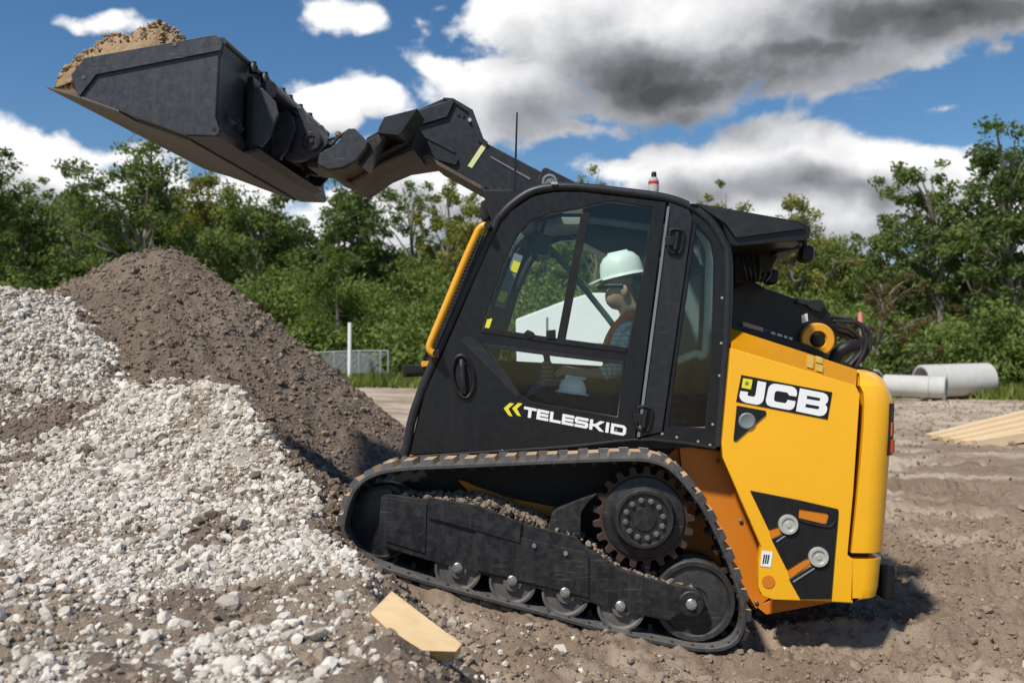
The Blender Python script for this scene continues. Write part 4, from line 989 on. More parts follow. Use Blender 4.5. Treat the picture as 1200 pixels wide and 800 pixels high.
# interior
seat = prism('seat', [(770, 300), (786, 304), (790, 340), (786, 470), (800, 500), (780, 520), (690, 512), (684, 498), (690, 488), (748, 490), (758, 440), (757, 330)], 5.06, 5.50, M['seat'], LO, .03, 3)
prism('headrest', [(762, 262), (784, 262), (788, 296), (764, 296)], 5.14, 5.42, M['seat'], seat, .02, 3)
prism('seat_base', [(700, 514), (790, 520), (790, 540), (700, 535)], 5.1, 5.46, M['plastic'], seat, .01)
tube('seat_bar', [pp(640, 286, 5.50), pp(672, 322, 5.50), pp(712, 372, 5.50), pp(736, 405, 5.5)], .018, M['teal'], LO, 12, 0)
mon = prism('control_monitor', [(624, 272), (646, 276), (642, 300), (620, 296)], 5.0, 5.12, M['plastic'], LO, .01)
tube('monitor_arm', [pp(634, 274, 5.1), pp(640, 256, 5.12)], .012, M['plastic'], mon, 8, 0)
pg = prism('guide_strip', [(603, 296), (613, 300), (590, 362), (579, 358)], 5.02, 5.04, M['grey'], LO, .003)
for a in ((605, 306), (590, 341)):
    prism('warning_sticker', [(a[0] - 3, a[1] - 1), (a[0] + 5, a[1] + 2), (a[0] + .5, a[1] + 14), (a[0] - 7.5, a[1] + 11)], 5.015, 5.019, M['ylw'], pg, 0)
prism('warning_sticker', [(571, 374), (577, 373), (572, 388), (567, 387)], YC - .002, YC + .036, M['ylw'], door, .0005)
tube('wiring_loom', [pp(628, 298, 5.0), pp(618, 312, 5.0), pp(606, 340, 5.0), pp(592, 368, 5.0), pp(584, 384, 5.0)], .018, M['plastic'], LO, 10)
con = prism('arm_console', [(676, 462), (684, 444), (735, 452), (740, 470), (736, 500), (676, 492)], 4.86, 5.0, M['plastic'], LO, .012)
js = tube('joystick', [pp(640, 455, 5.02), pp(642, 440, 5.02), pp(641, 420, 5.02), pp(637, 408, 5.02)], .018, M['plastic'], LO, 12)
bm = bmesh.new()
for k in range(6): add_lathe(bm, pp(642 - k * .2, 452 - k * 5, 5.02), [(0, -.001), (.05 - .004 * k, 0), (.042 - .004 * k, .018), (0, .019)], 20, axis=(0, 0, 1))
build('joystick_boot', bm, M['grey'], js)
prism('front_console', [(600, 470), (640, 455), (660, 462), (660, 500), (600, 490)], 4.95, 5.10, M['plastic'], LO, .012)
# grab rail, mesh guard, step, wipers on the front
rail = tube('grab_rail', [pp(*q, 4.70) for q in ((573, 265), (567, 264.5), (562, 268), (558, 275), (545, 304), (525, 352), (509, 390), (503.5, 404), (504, 410), (508, 414), (514, 414))], mm(4.3, 4.7), M['rail'], LO, 16, 5)
for q in ((513, 414), (573, 265)): lathe('rail_foot', pp(q[0] - 1, q[1], 4.70), [(0, -.03), (.018, -.03), (.018, .03), (0, .03)], M['plastic'], rail, 12)
bm = bmesh.new()
ga, gb = [pp(*q, 4.8) for q in ((566, 276), (506, 418))]; 
gn = Vector((-.05, 0, -.02))
for k in range(2): add_tube(bm, [ga + gn * k * .9 + Vector((0, .0, 0)), gb + gn * k * .9], .007, 8, 0)
for k in range(34):
    p = ga.lerp(gb, k / 33.); add_tube(bm, [p, p + gn * .9], .004, 6, 0); add_tube(bm, [p + gn * .9, p + gn * .9 + Vector((0, .95, 0))], .003, 5, 0)
for k in range(26):
    y = .038 * k; add_tube(bm, [ga + gn * .9 + Vector((0, y, 0)), gb + gn * .9 + Vector((0, y, 0))], .003, 5, 0)
build('screen_guard', bm, M['plastic'], LO)
prism('front_mirror', [(563, 236), (571, 232), (573, 256), (566, 259), (562, 254)], 5.05, 5.2, M['plastic'], LO, .012)
bm = bmesh.new()
add_prism(bm, [(566, 222), (600, 222), (606, 236), (585, 254), (577, 262), (570, 246)], 5.0, 5.72, .01)
for k in range(4): add_tube(bm, [pp(566 + k * 9, 221, 5.4), pp(574 + k * 8, 236, 5.2), pp(580 + k * 3, 252, 5.1)], .013, 8)
build('hose_bracket', bm, M['plastic'], LO)
bm = bmesh.new(); add_prism(bm, [(472, 429), (476, 427), (502, 428), (502, 437), (478, 438), (476, 442), (472, 442)], 5.0, 5.7, .006); st = build('front_step', bm, M['plastic'], LO)
prism('step_bracket', [(493, 424), (503, 420), (506, 428), (494, 430)], 4.98, 5.1, M['rail'], st, .004)
# aerial, roof unit
an = tube('aerial', [pp(603, 224, 5.0), pp(604.5, 180, 5.0), pp(606, 132, 5.0)], [.007, .0045], M['plastic'], LO, 8, 3)
c = pp(766, 226, 5.2); bc = lathe('roof_beacon', c, [(.026, 0), (.029, .02), (.028, .07), (.022, .085), (0, .085)], M['concrete'], LO, 24, axis=(0, 0, 1))
lathe('beacon_cap', c + Vector((.002, 0, .085)), [(.015, 0), (.015, .025), (.01, .033), (0, .033)], M['plastic'], bc, 12, axis=(0, 0, 1))
lathe('beacon_band', c + Vector((0, 0, .048)), [(.0295, 0), (.030, .008), (.0290, .016)], M['red'], bc, 24, axis=(0, 0, 1))
# ================================================================== operator
def skin(name, nodes, edges, mat, parent, sub=2, root=0):
    me = bpy.data.meshes.new(name); o = ORG[parent]
    me.from_pydata([Vector(p) - o for p, r in nodes], edges, [])
    ob = bpy.data.objects.new(name, me); link(ob, parent)
    md = ob.modifiers.new('Skin', 'SKIN'); md.use_smooth_shade = True
    for i, (p, r) in enumerate(nodes):
        v = me.skin_vertices[0].data[i]; v.radius = (r, r) if not isinstance(r, tuple) else r; v.use_root = (i == root)
    sb = ob.modifiers.new('Sub', 'SUBSURF'); sb.levels = sub; sb.render_levels = sub
    me.materials.append(mat); return ob
PY = 5.27
PR = thing('person', pp(752, 488, PY), 'operator in white hard hat and checked shirt seated in the cab', 'person')
def q_(px, py, dy=0.): return pp(px, py, PY) + Vector((0, dy, 0))
N = [(q_(756, 478), .13), (q_(746, 440), .14), (q_(736, 408), .15), (q_(736, 386), .105), (q_(738, 370), .058), (q_(735, 358), .056),   # pelvis .. neck 5
     (q_(727, 345), .085), (q_(727, 326), .095), (q_(728, 312), .07),                                                               # head 6-8
     (q_(710, 350), .032), (q_(704, 342), .012)]                                                                                     # jaw/chin 9, nose 10
N[9] = (q_(713, 359), .036); N[10] = (q_(703, 341), .013)
E_ = [(0, 1), (1, 2), (2, 3), (3, 4), (4, 5), (5, 6), (6, 7), (7, 8), (6, 9), (7, 10)]
def limb(start, pts):
    prev = start
    for p, r in pts:
        N.append((p, r)); E_.append((prev, len(N) - 1)); prev = len(N) - 1
    return prev
for s in (-1, 1):
    h = limb(3, [(q_(741, 390, s * .19), .062), (q_(730, 430, s * .24), .046), (q_(700, 440, s * .23), .038), (q_(672, 436, s * .21), .028), (q_(664, 434, s * .20), .030)])
    for k, (dx, dz) in enumerate(((-14, -2), (-16, 1), (-15, 4), (-12, 7))):
        p = N[h][0]; a = p + Vector((dx * .0025, s * .008 * (k - 1.5), -.006 * k)); b = a + Vector((dx * .0018, 0, -.018))
        limb(h, [(a, .0095), (b, .008)])
    limb(h, [(N[h][0] + Vector((-.01, -s * .03, .02)), .010), (N[h][0] + Vector((-.03, -s * .035, .012)), .009)])
    limb(0, [(q_(740, 482, s * .10), .085), (q_(680, 466, s * .13), .075), (q_(634, 452, s * .15), .06), (q_(618, 500, s * .14), .05), (q_(612, 522, s * .13), .04), (q_(598, 527, s * .13), .032)])
skin('body', N, E_, M['skin'], PR)
# clothes
SN = [(q_(751, 466), .145), (q_(745, 440), .155), (q_(735, 408), .165), (q_(735, 388), .12), (q_(736, 376), .070)]; SE = [(0, 1), (1, 2), (2, 3), (3, 4)]
for s in (-1, 1):
    SN += [(q_(741, 390, s * .19), .074), (q_(730, 430, s * .24), .058), (q_(702, 439, s * .23), .050)]
    k = len(SN); SE += [(3, k - 3), (k - 3, k - 2), (k - 2, k - 1)]
skin('shirt', SN, SE, M['shirt'], PR)
TN = [(q_(757, 482), .145), (q_(754, 468), .14)]; TE = [(0, 1)]
for s in (-1, 1):
    TN += [(q_(738, 482, s * .10), .096), (q_(680, 466, s * .13), .085), (q_(634, 452, s * .15), .070), (q_(618, 500, s * .14), .060), (q_(613, 516, s * .13), .052)]
    k = len(TN); TE += [(0, k - 5), (k - 5, k - 4), (k - 4, k - 3), (k - 3, k - 2), (k - 2, k - 1)]
skin('trousers', TN, TE, M['jeans'], PR)
for s in (-1, 1):
    pts = [q_(750, 378, s * .10), q_(740, 371.5, s * .10), q_(727, 378, s * .11), q_(715.5, 394, s * .115), q_(711, 412, s * .115), q_(714, 436, s * .11), q_(722, 462, s * .11)]
    v = tube('vest_strap', pts, .026, M['vest'], PR, 8); tube('strap_stripe', [p + Vector((-.013, -.010, .004)) for p in pts], .008, M['vyel'], v, 8)
bm = bmesh.new(); c = q_(729, 336); 
t = bmesh.new(); add_lathe(t, Vector((0, 0, 0)), [(.142, 0), (.138, .010), (.128, .014), (.127, .05), (.116, .10), (.090, .135), (.05, .155), (0, .160)], 36, axis=(0, 0, 1))
bmesh.ops.scale(t, vec=(.98, .84, .95), verts=t.verts)
add_box(t, (0, 0, .128), (.12, .022, .05), None, .01)
pk = [t.verts.new(v) for v in ((-.12, -.09, .006), (-.20, -.05, -.008), (-.215, 0, -.010), (-.20, .05, -.008), (-.12, .09, .006), (-.12, .09, .016), (-.20, .05, .002), (-.215, 0, .0), (-.20, -.05, .002), (-.12, -.09, .016))]
t.faces.new(pk[:5]); t.faces.new(pk[5:])
for i, j in ((0, 9), (1, 8), (2, 7), (3, 6)): t.faces.new((pk[i], pk[j], pk[j - 1], pk[i + 1]))
bmesh.ops.transform(t, matrix=Matrix.Rotation(R(-12), 4, 'Y'), verts=t.verts); bmesh.ops.translate(t, vec=q_(730, 325), verts=t.verts)
build('hard_hat', t, M['hat'], PR, ang=40)
bm.free()
# ears, glasses
bm = bmesh.new(); p = q_(731, 342, -.085); bmesh.ops.create_uvsphere(bm, u_segments=12, v_segments=8, radius=.028); bmesh.ops.scale(bm, vec=(.7, .35, 1.2), verts=bm.verts); bmesh.ops.translate(bm, vec=p, verts=bm.verts); build('ear', bm, M['skin'], PR)
bm = bmesh.new(); add_tube(bm, [q_(729, 336, -.094), q_(710, 336, -.075), q_(703, 337, -.03), q_(703, 337, .03), q_(710, 336, .075)], .012, 8); build('sunglasses', bm, M['plastic'], PR)
bm = bmesh.new(); add_tube(bm, [q_(716, 356, -.03), q_(711.8, 355.5, 0), q_(716, 356, .03)], .006, 8); build('mouth', bm, M['tan'], PR)
# spare hat lying on the console inside the door
t = bmesh.new(); add_lathe(t, Vector((0, 0, 0)), [(.088, 0), (.086, .006), (.074, .010), (.073, .035), (.062, .065), (.035, .085), (0, .09)], 32, axis=(0, 0, 1))
bmesh.ops.scale(t, vec=(1.1, .9, 1), verts=t.verts); add_box(t, (0, 0, .07), (.11, .014, .045), None, .006)
hb = pp(672, 461, 4.90)
bmesh.ops.transform(t, matrix=Matrix.Rotation(R(8), 4, 'Y'), verts=t.verts); bmesh.ops.translate(t, vec=hb, verts=t.verts)
o = build('hard_hat', t, M['hat'], None); tag(o, 'spare white hard hat seen low through the lower door glass', 'hard hat')
bm = bmesh.new(); add_prism(bm, [(650, 463), (694, 466), (696, 500), (650, 494)], 4.875, 4.99, .01); build('tool_box', bm, M['plastic'], LO)
# ================================================================== things about the site
def gz(x, y): return float(top_h(np.array([x]), np.array([y]))[0])
def bz(x, y): return float(ground_h(np.array([x]), np.array([y]))[0])
# split timber offcut in the gravel
wp = [(433, 716), (459, 692), (540, 753), (532, 762), (478, 758)]
def hit(px, py):
    d = ray(px, py); ys = np.arange(2.2, 9, .01); t = ys / d.y
    zz = CAM.z + d.z * t - top_h(d.x * t, ys); i = int(np.argmax(zz < 0)); return CAM + d * float(t[i])
H0 = hit(486, 742); n = Vector((.16, -.62, .77)).normalized(); P = H0 + n * .034
W = thing('timber_offcut', tuple(H0), 'pointed pale pine offcut half buried in the gravel below the track', 'timber offcut')
u_ = []
for a, b in ((434, 718), (459, 692), (541, 754), (534, 763), (480, 761)):
    d = ray(a, b); t = (P - CAM).dot(n) / d.dot(n); u_.append(CAM + d * t)
bm = bmesh.new(); a = [bm.verts.new(p) for p in u_]; b = [bm.verts.new(p - n * .05) for p in u_]
bm.faces.new(a); bm.faces.new(b[::-1])
for i in range(5): bm.faces.new((a[i], b[i], b[(i + 1) % 5], a[(i + 1) % 5]))
bevel(bm, .003, 1)
build('wood_block', bm, M['wood'], W)
# concrete pipes
def pipe(p, q, r, lab, wall=.12):
    p = Vector(p); q = Vector(q); o = thing('concrete_pipe', (p + q) / 2 - Vector((0, 0, r)), lab, 'concrete pipe', 'concrete pipes lying at the edge of the trees')
    ax = q - p; L = ax.length
    bm = bmesh.new(); ri = r * (1 - wall * 1.6)
    add_lathe(bm, p, [(ri, L), (ri, .0), (r * .93, 0), (r, .03), (r, L * .5), (r, L - .03), (r * .93, L), (ri, L)], 40, axis=ax)
    build('pipe_barrel', bm, M['concrete'], o)
    bm = bmesh.new(); add_lathe(bm, p + ax * .25, [(r + .004, 0), (r + .004, .012)], 40, axis=ax); build('joint_mark', bm, M['grey'], o)
def gpt(px, py, y): return pp(px, py, y)
Yp = 29.; r1 = mm(19, Yp)
pipe(pp(1079, 447, Yp), pp(1158, 444.5, Yp + .5), r1, 'large pale concrete pipe nearest the shrubs on the right', .1)
r2 = mm(12.5, Yp - 1.2)
pipe(pp(1109, 454, Yp - 1.2), pp(1036, 451, Yp - .4), r2, 'slim concrete pipe with its dark open end facing out')
r3 = mm(11, Yp + 2)
pipe(pp(1027, 447, Yp + 1.6), pp(1000, 448, Yp + 2.4), mm(14, Yp + 2), 'pale concrete pipe partly hidden behind the yellow hood')
# stacked planks on the right
def plank(pts, Y0, dY, th, lab):
    A, B = pts
    a = pp(*A, Y0); b = pp(*B, Y0 + dY); ax = (b - a); L = ax.length; ax.normalize()
    w_ = Vector((-ax.y, ax.x, 0)).normalized(); up = ax.cross(w_); up = up if up.z > 0 else -up
    bm = bmesh.new(); t = bmesh.new(); bmesh.ops.create_cube(t, size=1); bmesh.ops.scale(t, vec=(L, .20, th), verts=t.verts); bevel(t, .004, 1)
    merge(bm, t)
    o = thing('plank', (a + b) / 2, lab, 'plank', 'planks stacked on the right')
    me = bpy.data.meshes.new('plank_board'); bm.to_mesh(me); bm.free(); me.materials.append(M['wood2'])
    c = bpy.data.objects.new('plank_board', me); link(c, o)
    Mx = Matrix((ax, w_, up)).transposed().to_4x4(); c.matrix_local = Mx
    return o
Ypl = 16.4
labs = ['palest plank at the back of the sloping stack on the right', 'second plank from the back of the sloping stack', 'middle plank of the sloping lumber stack', 'fourth plank from the back of the sloping stack', 'front plank of the sloping stack above the dark gap']
for i, lb in enumerate(labs):
    plank(((1088 + i * 13.5, 511.5 + i * 2.4), (1275 + i * 2, 466 + i * 7.6)), Ypl - i * .16, .35, .085 if i < 4 else .16, lb)
for k, xx in enumerate((1196, 1236)):
    q = pp(xx, 500, 16.2); b_ = bz(q.x, q.y); zt_ = pp(xx, 494 - (xx - 1196) * .2, 16.2).z - .12
    o = thing('bearer_block', (q.x, q.y, b_), ['rough timber block under the middle of the sloping planks', 'taller timber block under the high end of the planks'][k], 'timber block')
    bm = bmesh.new(); add_box(bm, (q.x, q.y, (b_ + zt_) / 2 - .03), (.2, .9, max(.1, zt_ - b_ + .06)), None, .006); build('block', bm, M['wood2'], o)
# chain-link fence and white marker post on the left, small stake on the right
Yf = 29.8
fo_ = thing('chain_link_fence', pp(412, 437, Yf), 'low chain link fence in front of the trees on the left', 'fence')
bm = bmesh.new()
fx = [(366, 413), (392, 412), (421, 411), (446, 411), (455, 410.5)]
for a, b in fx:
    p = pp(a, b, Yf); add_tube(bm, [p, Vector((p.x, Yf, p.z - .75))], .028, 8, 0)
for a, b in zip(fx, fx[1:]): add_tube(bm, [pp(*a, Yf), pp(*b, Yf)], .018, 6, 0)
build('fence_post_frame', bm, M['galv'], fo_)
bm = bmesh.new(); pa = pp(366, 413, Yf); pb_ = pp(455, 410.5, Yf)
n_ = 46
for k in range(-12, n_):
    for s in (-1, 1):
        x0 = pa.x + (pb_.x - pa.x) * (k / n_); h = .68
        p = Vector((x0, Yf, pa.z - (h if s > 0 else 0))); q = Vector((x0 + h, Yf, pa.z - (0 if s > 0 else h)))
        if p.x < pa.x or q.x > pb_.x: continue
        add_tube(bm, [p, q], .008, 4, 0)
build('wire_mesh', bm, M['galv'], fo_)
p = pp(409.5, 436, 29.); mp_ = tube('marker_post', [Vector((p.x, p.y, p.z - .2)), pp(410, 378, 29.)],   .062, M['white'], None, 10, 0); tag(mp_, 'thin white marker post before the chain link fence', 'post')
p = pp(1009, 396, 20.); st_ = thing('survey_stake', (p.x, p.y, bz(p.x, p.y)), 'slim survey stake with pink ribbon behind the hoses', 'stake')
tube('stake', [Vector((p.x, p.y, bz(p.x, p.y) - .1)), pp(1008, 365, 20.)], .022, M['tan'], st_, 8, 0)
tube('ribbon', [pp(1008.3, 378, 20.), pp(1008, 366, 20.)], .045, M['pink'], st_, 8, 0)
# white trailer seen through the cab
Yt = 13.
TR = thing('box_trailer', (pp(690, 430, Yt).x, Yt + 1.0, bz(pp(690, 430, Yt).x, Yt)), 'white box trailer parked beyond the loader cab', 'trailer')
body = [(604, 374), (662, 352), (692, 343), (840, 343), (840, 452), (606, 452)]
tb = prism('trailer_body', body, Yt, Yt + 2.1, M['white'], TR, .03)
prism('body_seam', [(640, 372), (642, 371.5), (642, 450), (640, 450)], Yt - .012, Yt - .002, M['grey'], tb, 0)
prism('body_seam', [(604, 402), (840, 402), (840, 404), (604, 404)], Yt - .012, Yt - .002, M['grey'], tb, 0)
zb = bz(pp(700, 452, Yt).x, Yt)
for xx in (640, 700, 790):
    c = pp(xx, 460, Yt + .1); c.z = zb + .36; bm = bmesh.new(); add_lathe(bm, c, [(0, .0), (.2, .0), (.24, .03), (.36, .03), (.36, .25), (0, .25)], 28); build('wheel', bm, M['plastic'], TR)
bm = bmesh.new(); add_box(bm, (pp(720, 452, Yt).x, Yt + 1., pp(700, 452, Yt).z - .06), (2.6, 1.6, .12), None, .01); build('trailer_frame', bm, M['plastic'], TR)

# ================================================================== trees
def leaf_cloud(centres, radii, per, size, r, flat=.8, droop=.0, tone_by=.5):
    """leaf-sized quads scattered through every clump; returns vertices, faces, per-vertex tone"""
    Vs, T = [], []
    for (c, rad, n) in zip(centres, radii, per):
        d = r.normal(size=(n, 3)); d /= np.linalg.norm(d, axis=1)[:, None]
        d *= (r.uniform(0, 1, n) ** .55)[:, None] * rad; d[:, 2] *= flat
        d[:, 2] -= droop * (d[:, 0] ** 2 + d[:, 1] ** 2) / max(rad, .01)
        p = c + d
        nr = d / (rad + 1e-6) * .7 + r.normal(size=(n, 3)) * .75 + np.array([0, 0, .45]); nr /= np.linalg.norm(nr, axis=1)[:, None]
        a = np.cross(nr, r.normal(size=(n, 3))); a /= np.linalg.norm(a, axis=1)[:, None] + 1e-9
        b = np.cross(nr, a); s = size * r.uniform(.6, 1.35, n)[:, None]
        Vs.append(np.stack([p - a * s * .62, p + b * s * .30 - a * s * .05, p + a * s * .62, p - b * s * .30 + a * s * .05], 1))
        t = r.uniform(0, 1) * tone_by + r.uniform(0, 1, n) * (1 - tone_by); T.append(np.repeat(t, 4))
    V = np.concatenate(Vs).reshape(-1, 3); T = np.concatenate(T)
    return V, np.arange(len(V)).reshape(-1, 4), T
def tree_parts(seed, H, Wd, base, kind):
    r = np.random.default_rng(seed); rnd = random.Random(seed)
    bm = bmesh.new()
    tr = H * .018 + .03; lean = Vector((r.uniform(-.05, .05), r.uniform(-.05, .05), 1))
    tp = [Vector((0, 0, -.3))] + [Vector((lean.x * H * k / 6 + r.normal() * .012 * H * (k > 1), lean.y * H * k / 6 + r.normal() * .012 * H * (k > 1), H * .90 * k / 6)) for k in range(1, 7)]
    add_tube(bm, tp, [tr, tr * .18], 8, 4)
    tpath = smooth_path(tp, 8)
    C, Rd, Np = [], [], []
    if kind == 'conifer':
        n = int(H * 9)
        for k in range(n):
            f = k / n; z = H * (base + (1 - base) * f); w = Wd * .5 * (1 - f) ** .8 * (1 + .25 * r.normal())
            a = r.uniform(0, 6.28); C.append(np.array([math.cos(a) * w * .72, math.sin(a) * w * .72, z])); Rd.append(.25 + .30 * w); Np.append(int(80 + 150 * w))
            if k % 3 == 0: add_tube(bm, [Vector((0, 0, z - .1)), Vector(C[-1])], [.03, .01], 5, 0)
    else:
        nb = {'broad': 30, 'dense': 30, 'sparse': 20, 'tall': 26, 'dry': 22}[kind]
        for k in range(nb):
            f = (k + .5) / nb; z0 = base + (1 - base) * f
            if kind == 'broad': prof = math.sin(math.pi * min(1, .18 + .80 * f)) ** .7
            elif kind == 'dense': prof = math.sin(math.pi * min(1, .30 + .66 * f)) ** .55
            elif kind == 'tall': prof = .45 + .55 * math.sin(math.pi * f)
            elif kind == 'sparse': prof = .35 + .65 * math.sin(math.pi * (f ** .8))
            else: prof = .5 + .5 * math.sin(math.pi * f)
            a = k * 2.4 + r.normal() * .5; w = Wd * .5 * prof * r.uniform(.45, 1.05)
            tip = Vector((math.cos(a) * w, math.sin(a) * w, H * z0 + r.normal() * .02 * H))
            st = tpath[min(len(tpath) - 1, max(3, int(len(tpath) * (z0 - .10 - .12 * r.uniform()))))]
            md = st.lerp(tip, .5) + Vector((0, 0, .06 * w + .02 * H)); add_tube(bm, [st, md, tip], [tr * .34, tr * .07], 5, 3)
            ns = {'broad': 5, 'dense': 6, 'sparse': 4, 'tall': 4, 'dry': 4}[kind]
            for j in range(ns):
                t = (.45 + .6 * j / max(1, ns - 1)); q = st.lerp(tip, t)
                jit = r.normal(size=3) * H * .035
                c = np.array(q) + jit + np.array([0, 0, .03 * w]); rr = H * {'broad': .062, 'dense': .072, 'sparse': .042, 'tall': .046, 'dry': .055}[kind] * r.uniform(.65, 1.3)
                C.append(c); Rd.append(rr); Np.append(int({'broad': 105, 'dense': 115, 'sparse': 78, 'tall': 85, 'dry': 44}[kind] * r.uniform(.6, 1.4)))
                if j % 2 == 0: add_tube(bm, [q, Vector(c)], [tr * .10, tr * .04], 4, 0)
    size = {'broad': .185, 'dense': .185, 'sparse': .175, 'tall': .175, 'dry': .15, 'conifer': .15}[kind] * (H / 12) ** .4
    V, Q, T = leaf_cloud(C, Rd, Np, size, r, .75)
    return bm, V, Q, T
PROTO = {}
def tree(px, top, Y, Wd, kind, leaf, lab, base=.22, seed=None, foot=None):
    p = pp(px, 430, Y); z = bz(p.x, Y); H = pp(px, top, Y).z - z
    key = (kind, leaf, seed); o = thing('tree', (p.x, Y, z), lab, 'tree', 'trees along the edge of the site')
    if key in PROTO:
        tm, cm, H0, W0 = PROTO[key]
        t = bpy.data.objects.new('trunk', tm); c = bpy.data.objects.new('crown', cm)
        for k in (t, c): COL.objects.link(k); k.parent = o
        o.scale = (Wd / W0, Wd / W0, H / H0); o.rotation_euler = (0, 0, rng.uniform(0, 6.28))
    else:
        bm, V, Q, T = tree_parts(seed, H, Wd, base, kind)
        me = bpy.data.meshes.new('trunk'); bm.to_mesh(me); bm.free(); me.materials.append(M['bark']); me.shade_smooth()
        t = bpy.data.objects.new('trunk', me); link(t, o); t.parent = o
        c = fastmesh('crown', V, Q, M[leaf], None, {'tone': T}); c.parent = o
        PROTO[key] = (t.data, c.data, H, Wd)
    return o
TL = [
 (-32, 160, 36, 3.2, 'tall', 'leafd', 'dark tree at the far left edge of the woods', .2, 1),
 (28, 222, 44, 6.5, 'broad', 'leaf', 'loose crowned tree second from the left edge', .2, 2),
 (95, 205, 48, 6., 'sparse', 'leaf', 'thin tree just left of the broad one under the bucket', .25, 3),
 (165, 166, 40, 7.6, 'broad', 'leaf', 'broad leafy tree rising right below the bucket', .18, 4),
 (232, 208, 45, 6.8, 'broad', 'leafy', 'yellow green tree right of the broad tree under the bucket', .18, 5),
 (300, 222, 42, 7.5, 'dense', 'leaf', 'rounded tree behind the top of the dirt heap', .15, 6),
 (352, 262, 47, 6.5, 'broad', 'leafd', 'dull green tree under the far end of the bucket', .15, 2),
 (411, 210, 42, 4.6, 'broad', 'leafd', 'dark round topped tree under the boom head', .3, 8),
 (392, 288, 34, 4.2, 'conifer', 'leafc', 'light green cone shaped tree left of the marker post', .05, 9),
 (476, 212, 44, 5.0, 'sparse', 'leaf', 'open thin crowned tree under the boom elbow', .3, 10),
 (530, 208, 41, 4.6, 'sparse', 'leafy', 'slim yellow green tree left of the cab front', .25, 11),
 (560, 244, 38, 5.0, 'broad', 'leafy', 'bushy tree next to the yellow grab rail', .15, 5),
 (503, 290, 46, 6., 'dense', 'leaf', 'low dense tree behind the slim yellow green one', .1, 6),
 (445, 300, 47, 6., 'dense', 'leafd', 'low dark tree between the round and the open crowned trees', .1, 13),
 (640, 250, 42, 7., 'broad', 'leaf', 'tree seen through the front of the cab glass', .15, 4),
 (692, 208, 40, 4.5, 'sparse', 'leaf', 'tree whose tip shows over the boom knuckle', .2, 3),
 (760, 262, 44, 7., 'dense', 'leaf', 'dense tree behind the operator beyond the cab', .15, 6),
 (851, 224, 40, 4.2, 'sparse', 'leafy', 'yellow tipped tree peeping over the cab roof', .2, 11),
 (905, 262, 44, 6.5, 'dense', 'leafd', 'dark tree behind the work lamps', .12, 13),
 (938, 236, 38, 4.6, 'broad', 'leafy', 'pale yellow green tree right of the roof visor', .2, 5),
 (975, 285, 44, 6.5, 'dense', 'leaf', 'dense green tree behind the dry brown one', .12, 6),
 (1028, 318, 32, 4.6, 'dry', 'leafb', 'dry brown leaved tree right of the hoses', .12, 14),
 (1042, 252, 40, 4.5, 'tall', 'leaf', 'slender tree left of the tallest group on the right', .35, 15),
 (1096, 192, 37, 4.6, 'tall', 'leaf', 'tall airy tree with bare pale trunk above the pipes', .50, 16),
 (1140, 240, 41, 4., 'tall', 'leafd', 'dark tree between the airy tree and the right edge', .46, 17),
 (1188, 150, 34, 4.2, 'tall', 'leafd', 'tallest dark tree at the right edge', .38, 18),
 (1232, 170, 36, 6., 'tall', 'leaf', 'tree cut off by the right edge of the view', .35, 15),
 (-60, 190, 38, 7., 'broad', 'leaf', 'tree cut off by the left edge of the view', .2, 4),
]
for a in TL: tree(a[0], a[1], a[2], a[3], a[4], a[5], a[6], a[7], a[8])
# understorey: one leafy mass nobody could count
r = np.random.default_rng(77)
C, Rd, Np = [], [], []
def shrub(px, top, Y, w):
    p = pp(px, 430, Y); z = bz(p.x, Y); h = pp(px, top, Y).z - z
    n = max(6, int(9 * w * h / 6))
    for k in range(n):
        f = r.uniform(0, 1) ** .8; a = r.uniform(0, 6.28); q = w * .5 * math.sqrt(max(.05, 1 - f ** 2.2)) * math.sqrt(r.uniform(.1, 1))
        C.append(np.array([p.x + math.cos(a) * q, Y + math.sin(a) * q * .8, z + h * f * .92])); Rd.append(.34 + .16 * h * r.uniform(.5, 1)); Np.append(int(85 * r.uniform(.6, 1.3)))
for px in range(-60, 620, 13):
    Yk = r.uniform(35, 41); base_top = np.interp(px, [-60, 60, 200, 330, 380, 480, 600], [300, 312, 318, 330, 338, 325, 320]); shrub(px + r.uniform(-8, 8), base_top + r.normal() * 14, Yk, r.uniform(2.2, 4.2))
for px in range(-60, 620, 18): shrub(px, 378 + r.normal() * 10, r.uniform(32, 35.5), r.uniform(1.8, 3.4))
for px in range(590, 900, 22): shrub(px, 335 + r.normal() * 12, r.uniform(35, 40), r.uniform(2.4, 4.))
for px in range(880, 1260, 12):
    bt = np.interp(px, [880, 960, 1040, 1090, 1150, 1260], [335, 356, 380, 376, 370, 355]); shrub(px + r.uniform(-8, 8), bt + r.normal() * 12, r.uniform(32.5, 38), r.uniform(2., 3.8))
for px in range(985, 1260, 13): shrub(px, 402 + r.normal() * 9, r.uniform(31, 33), r.uniform(1.4, 2.8))
V, Q, T = leaf_cloud(C, Rd, Np, .165, r, .8)
ug = fastmesh('undergrowth', V, Q, M['under_g'], None, {'tone': T}); tag(ug, 'mass of leafy shrubs along the foot of the trees', 'shrubs', kind='stuff')
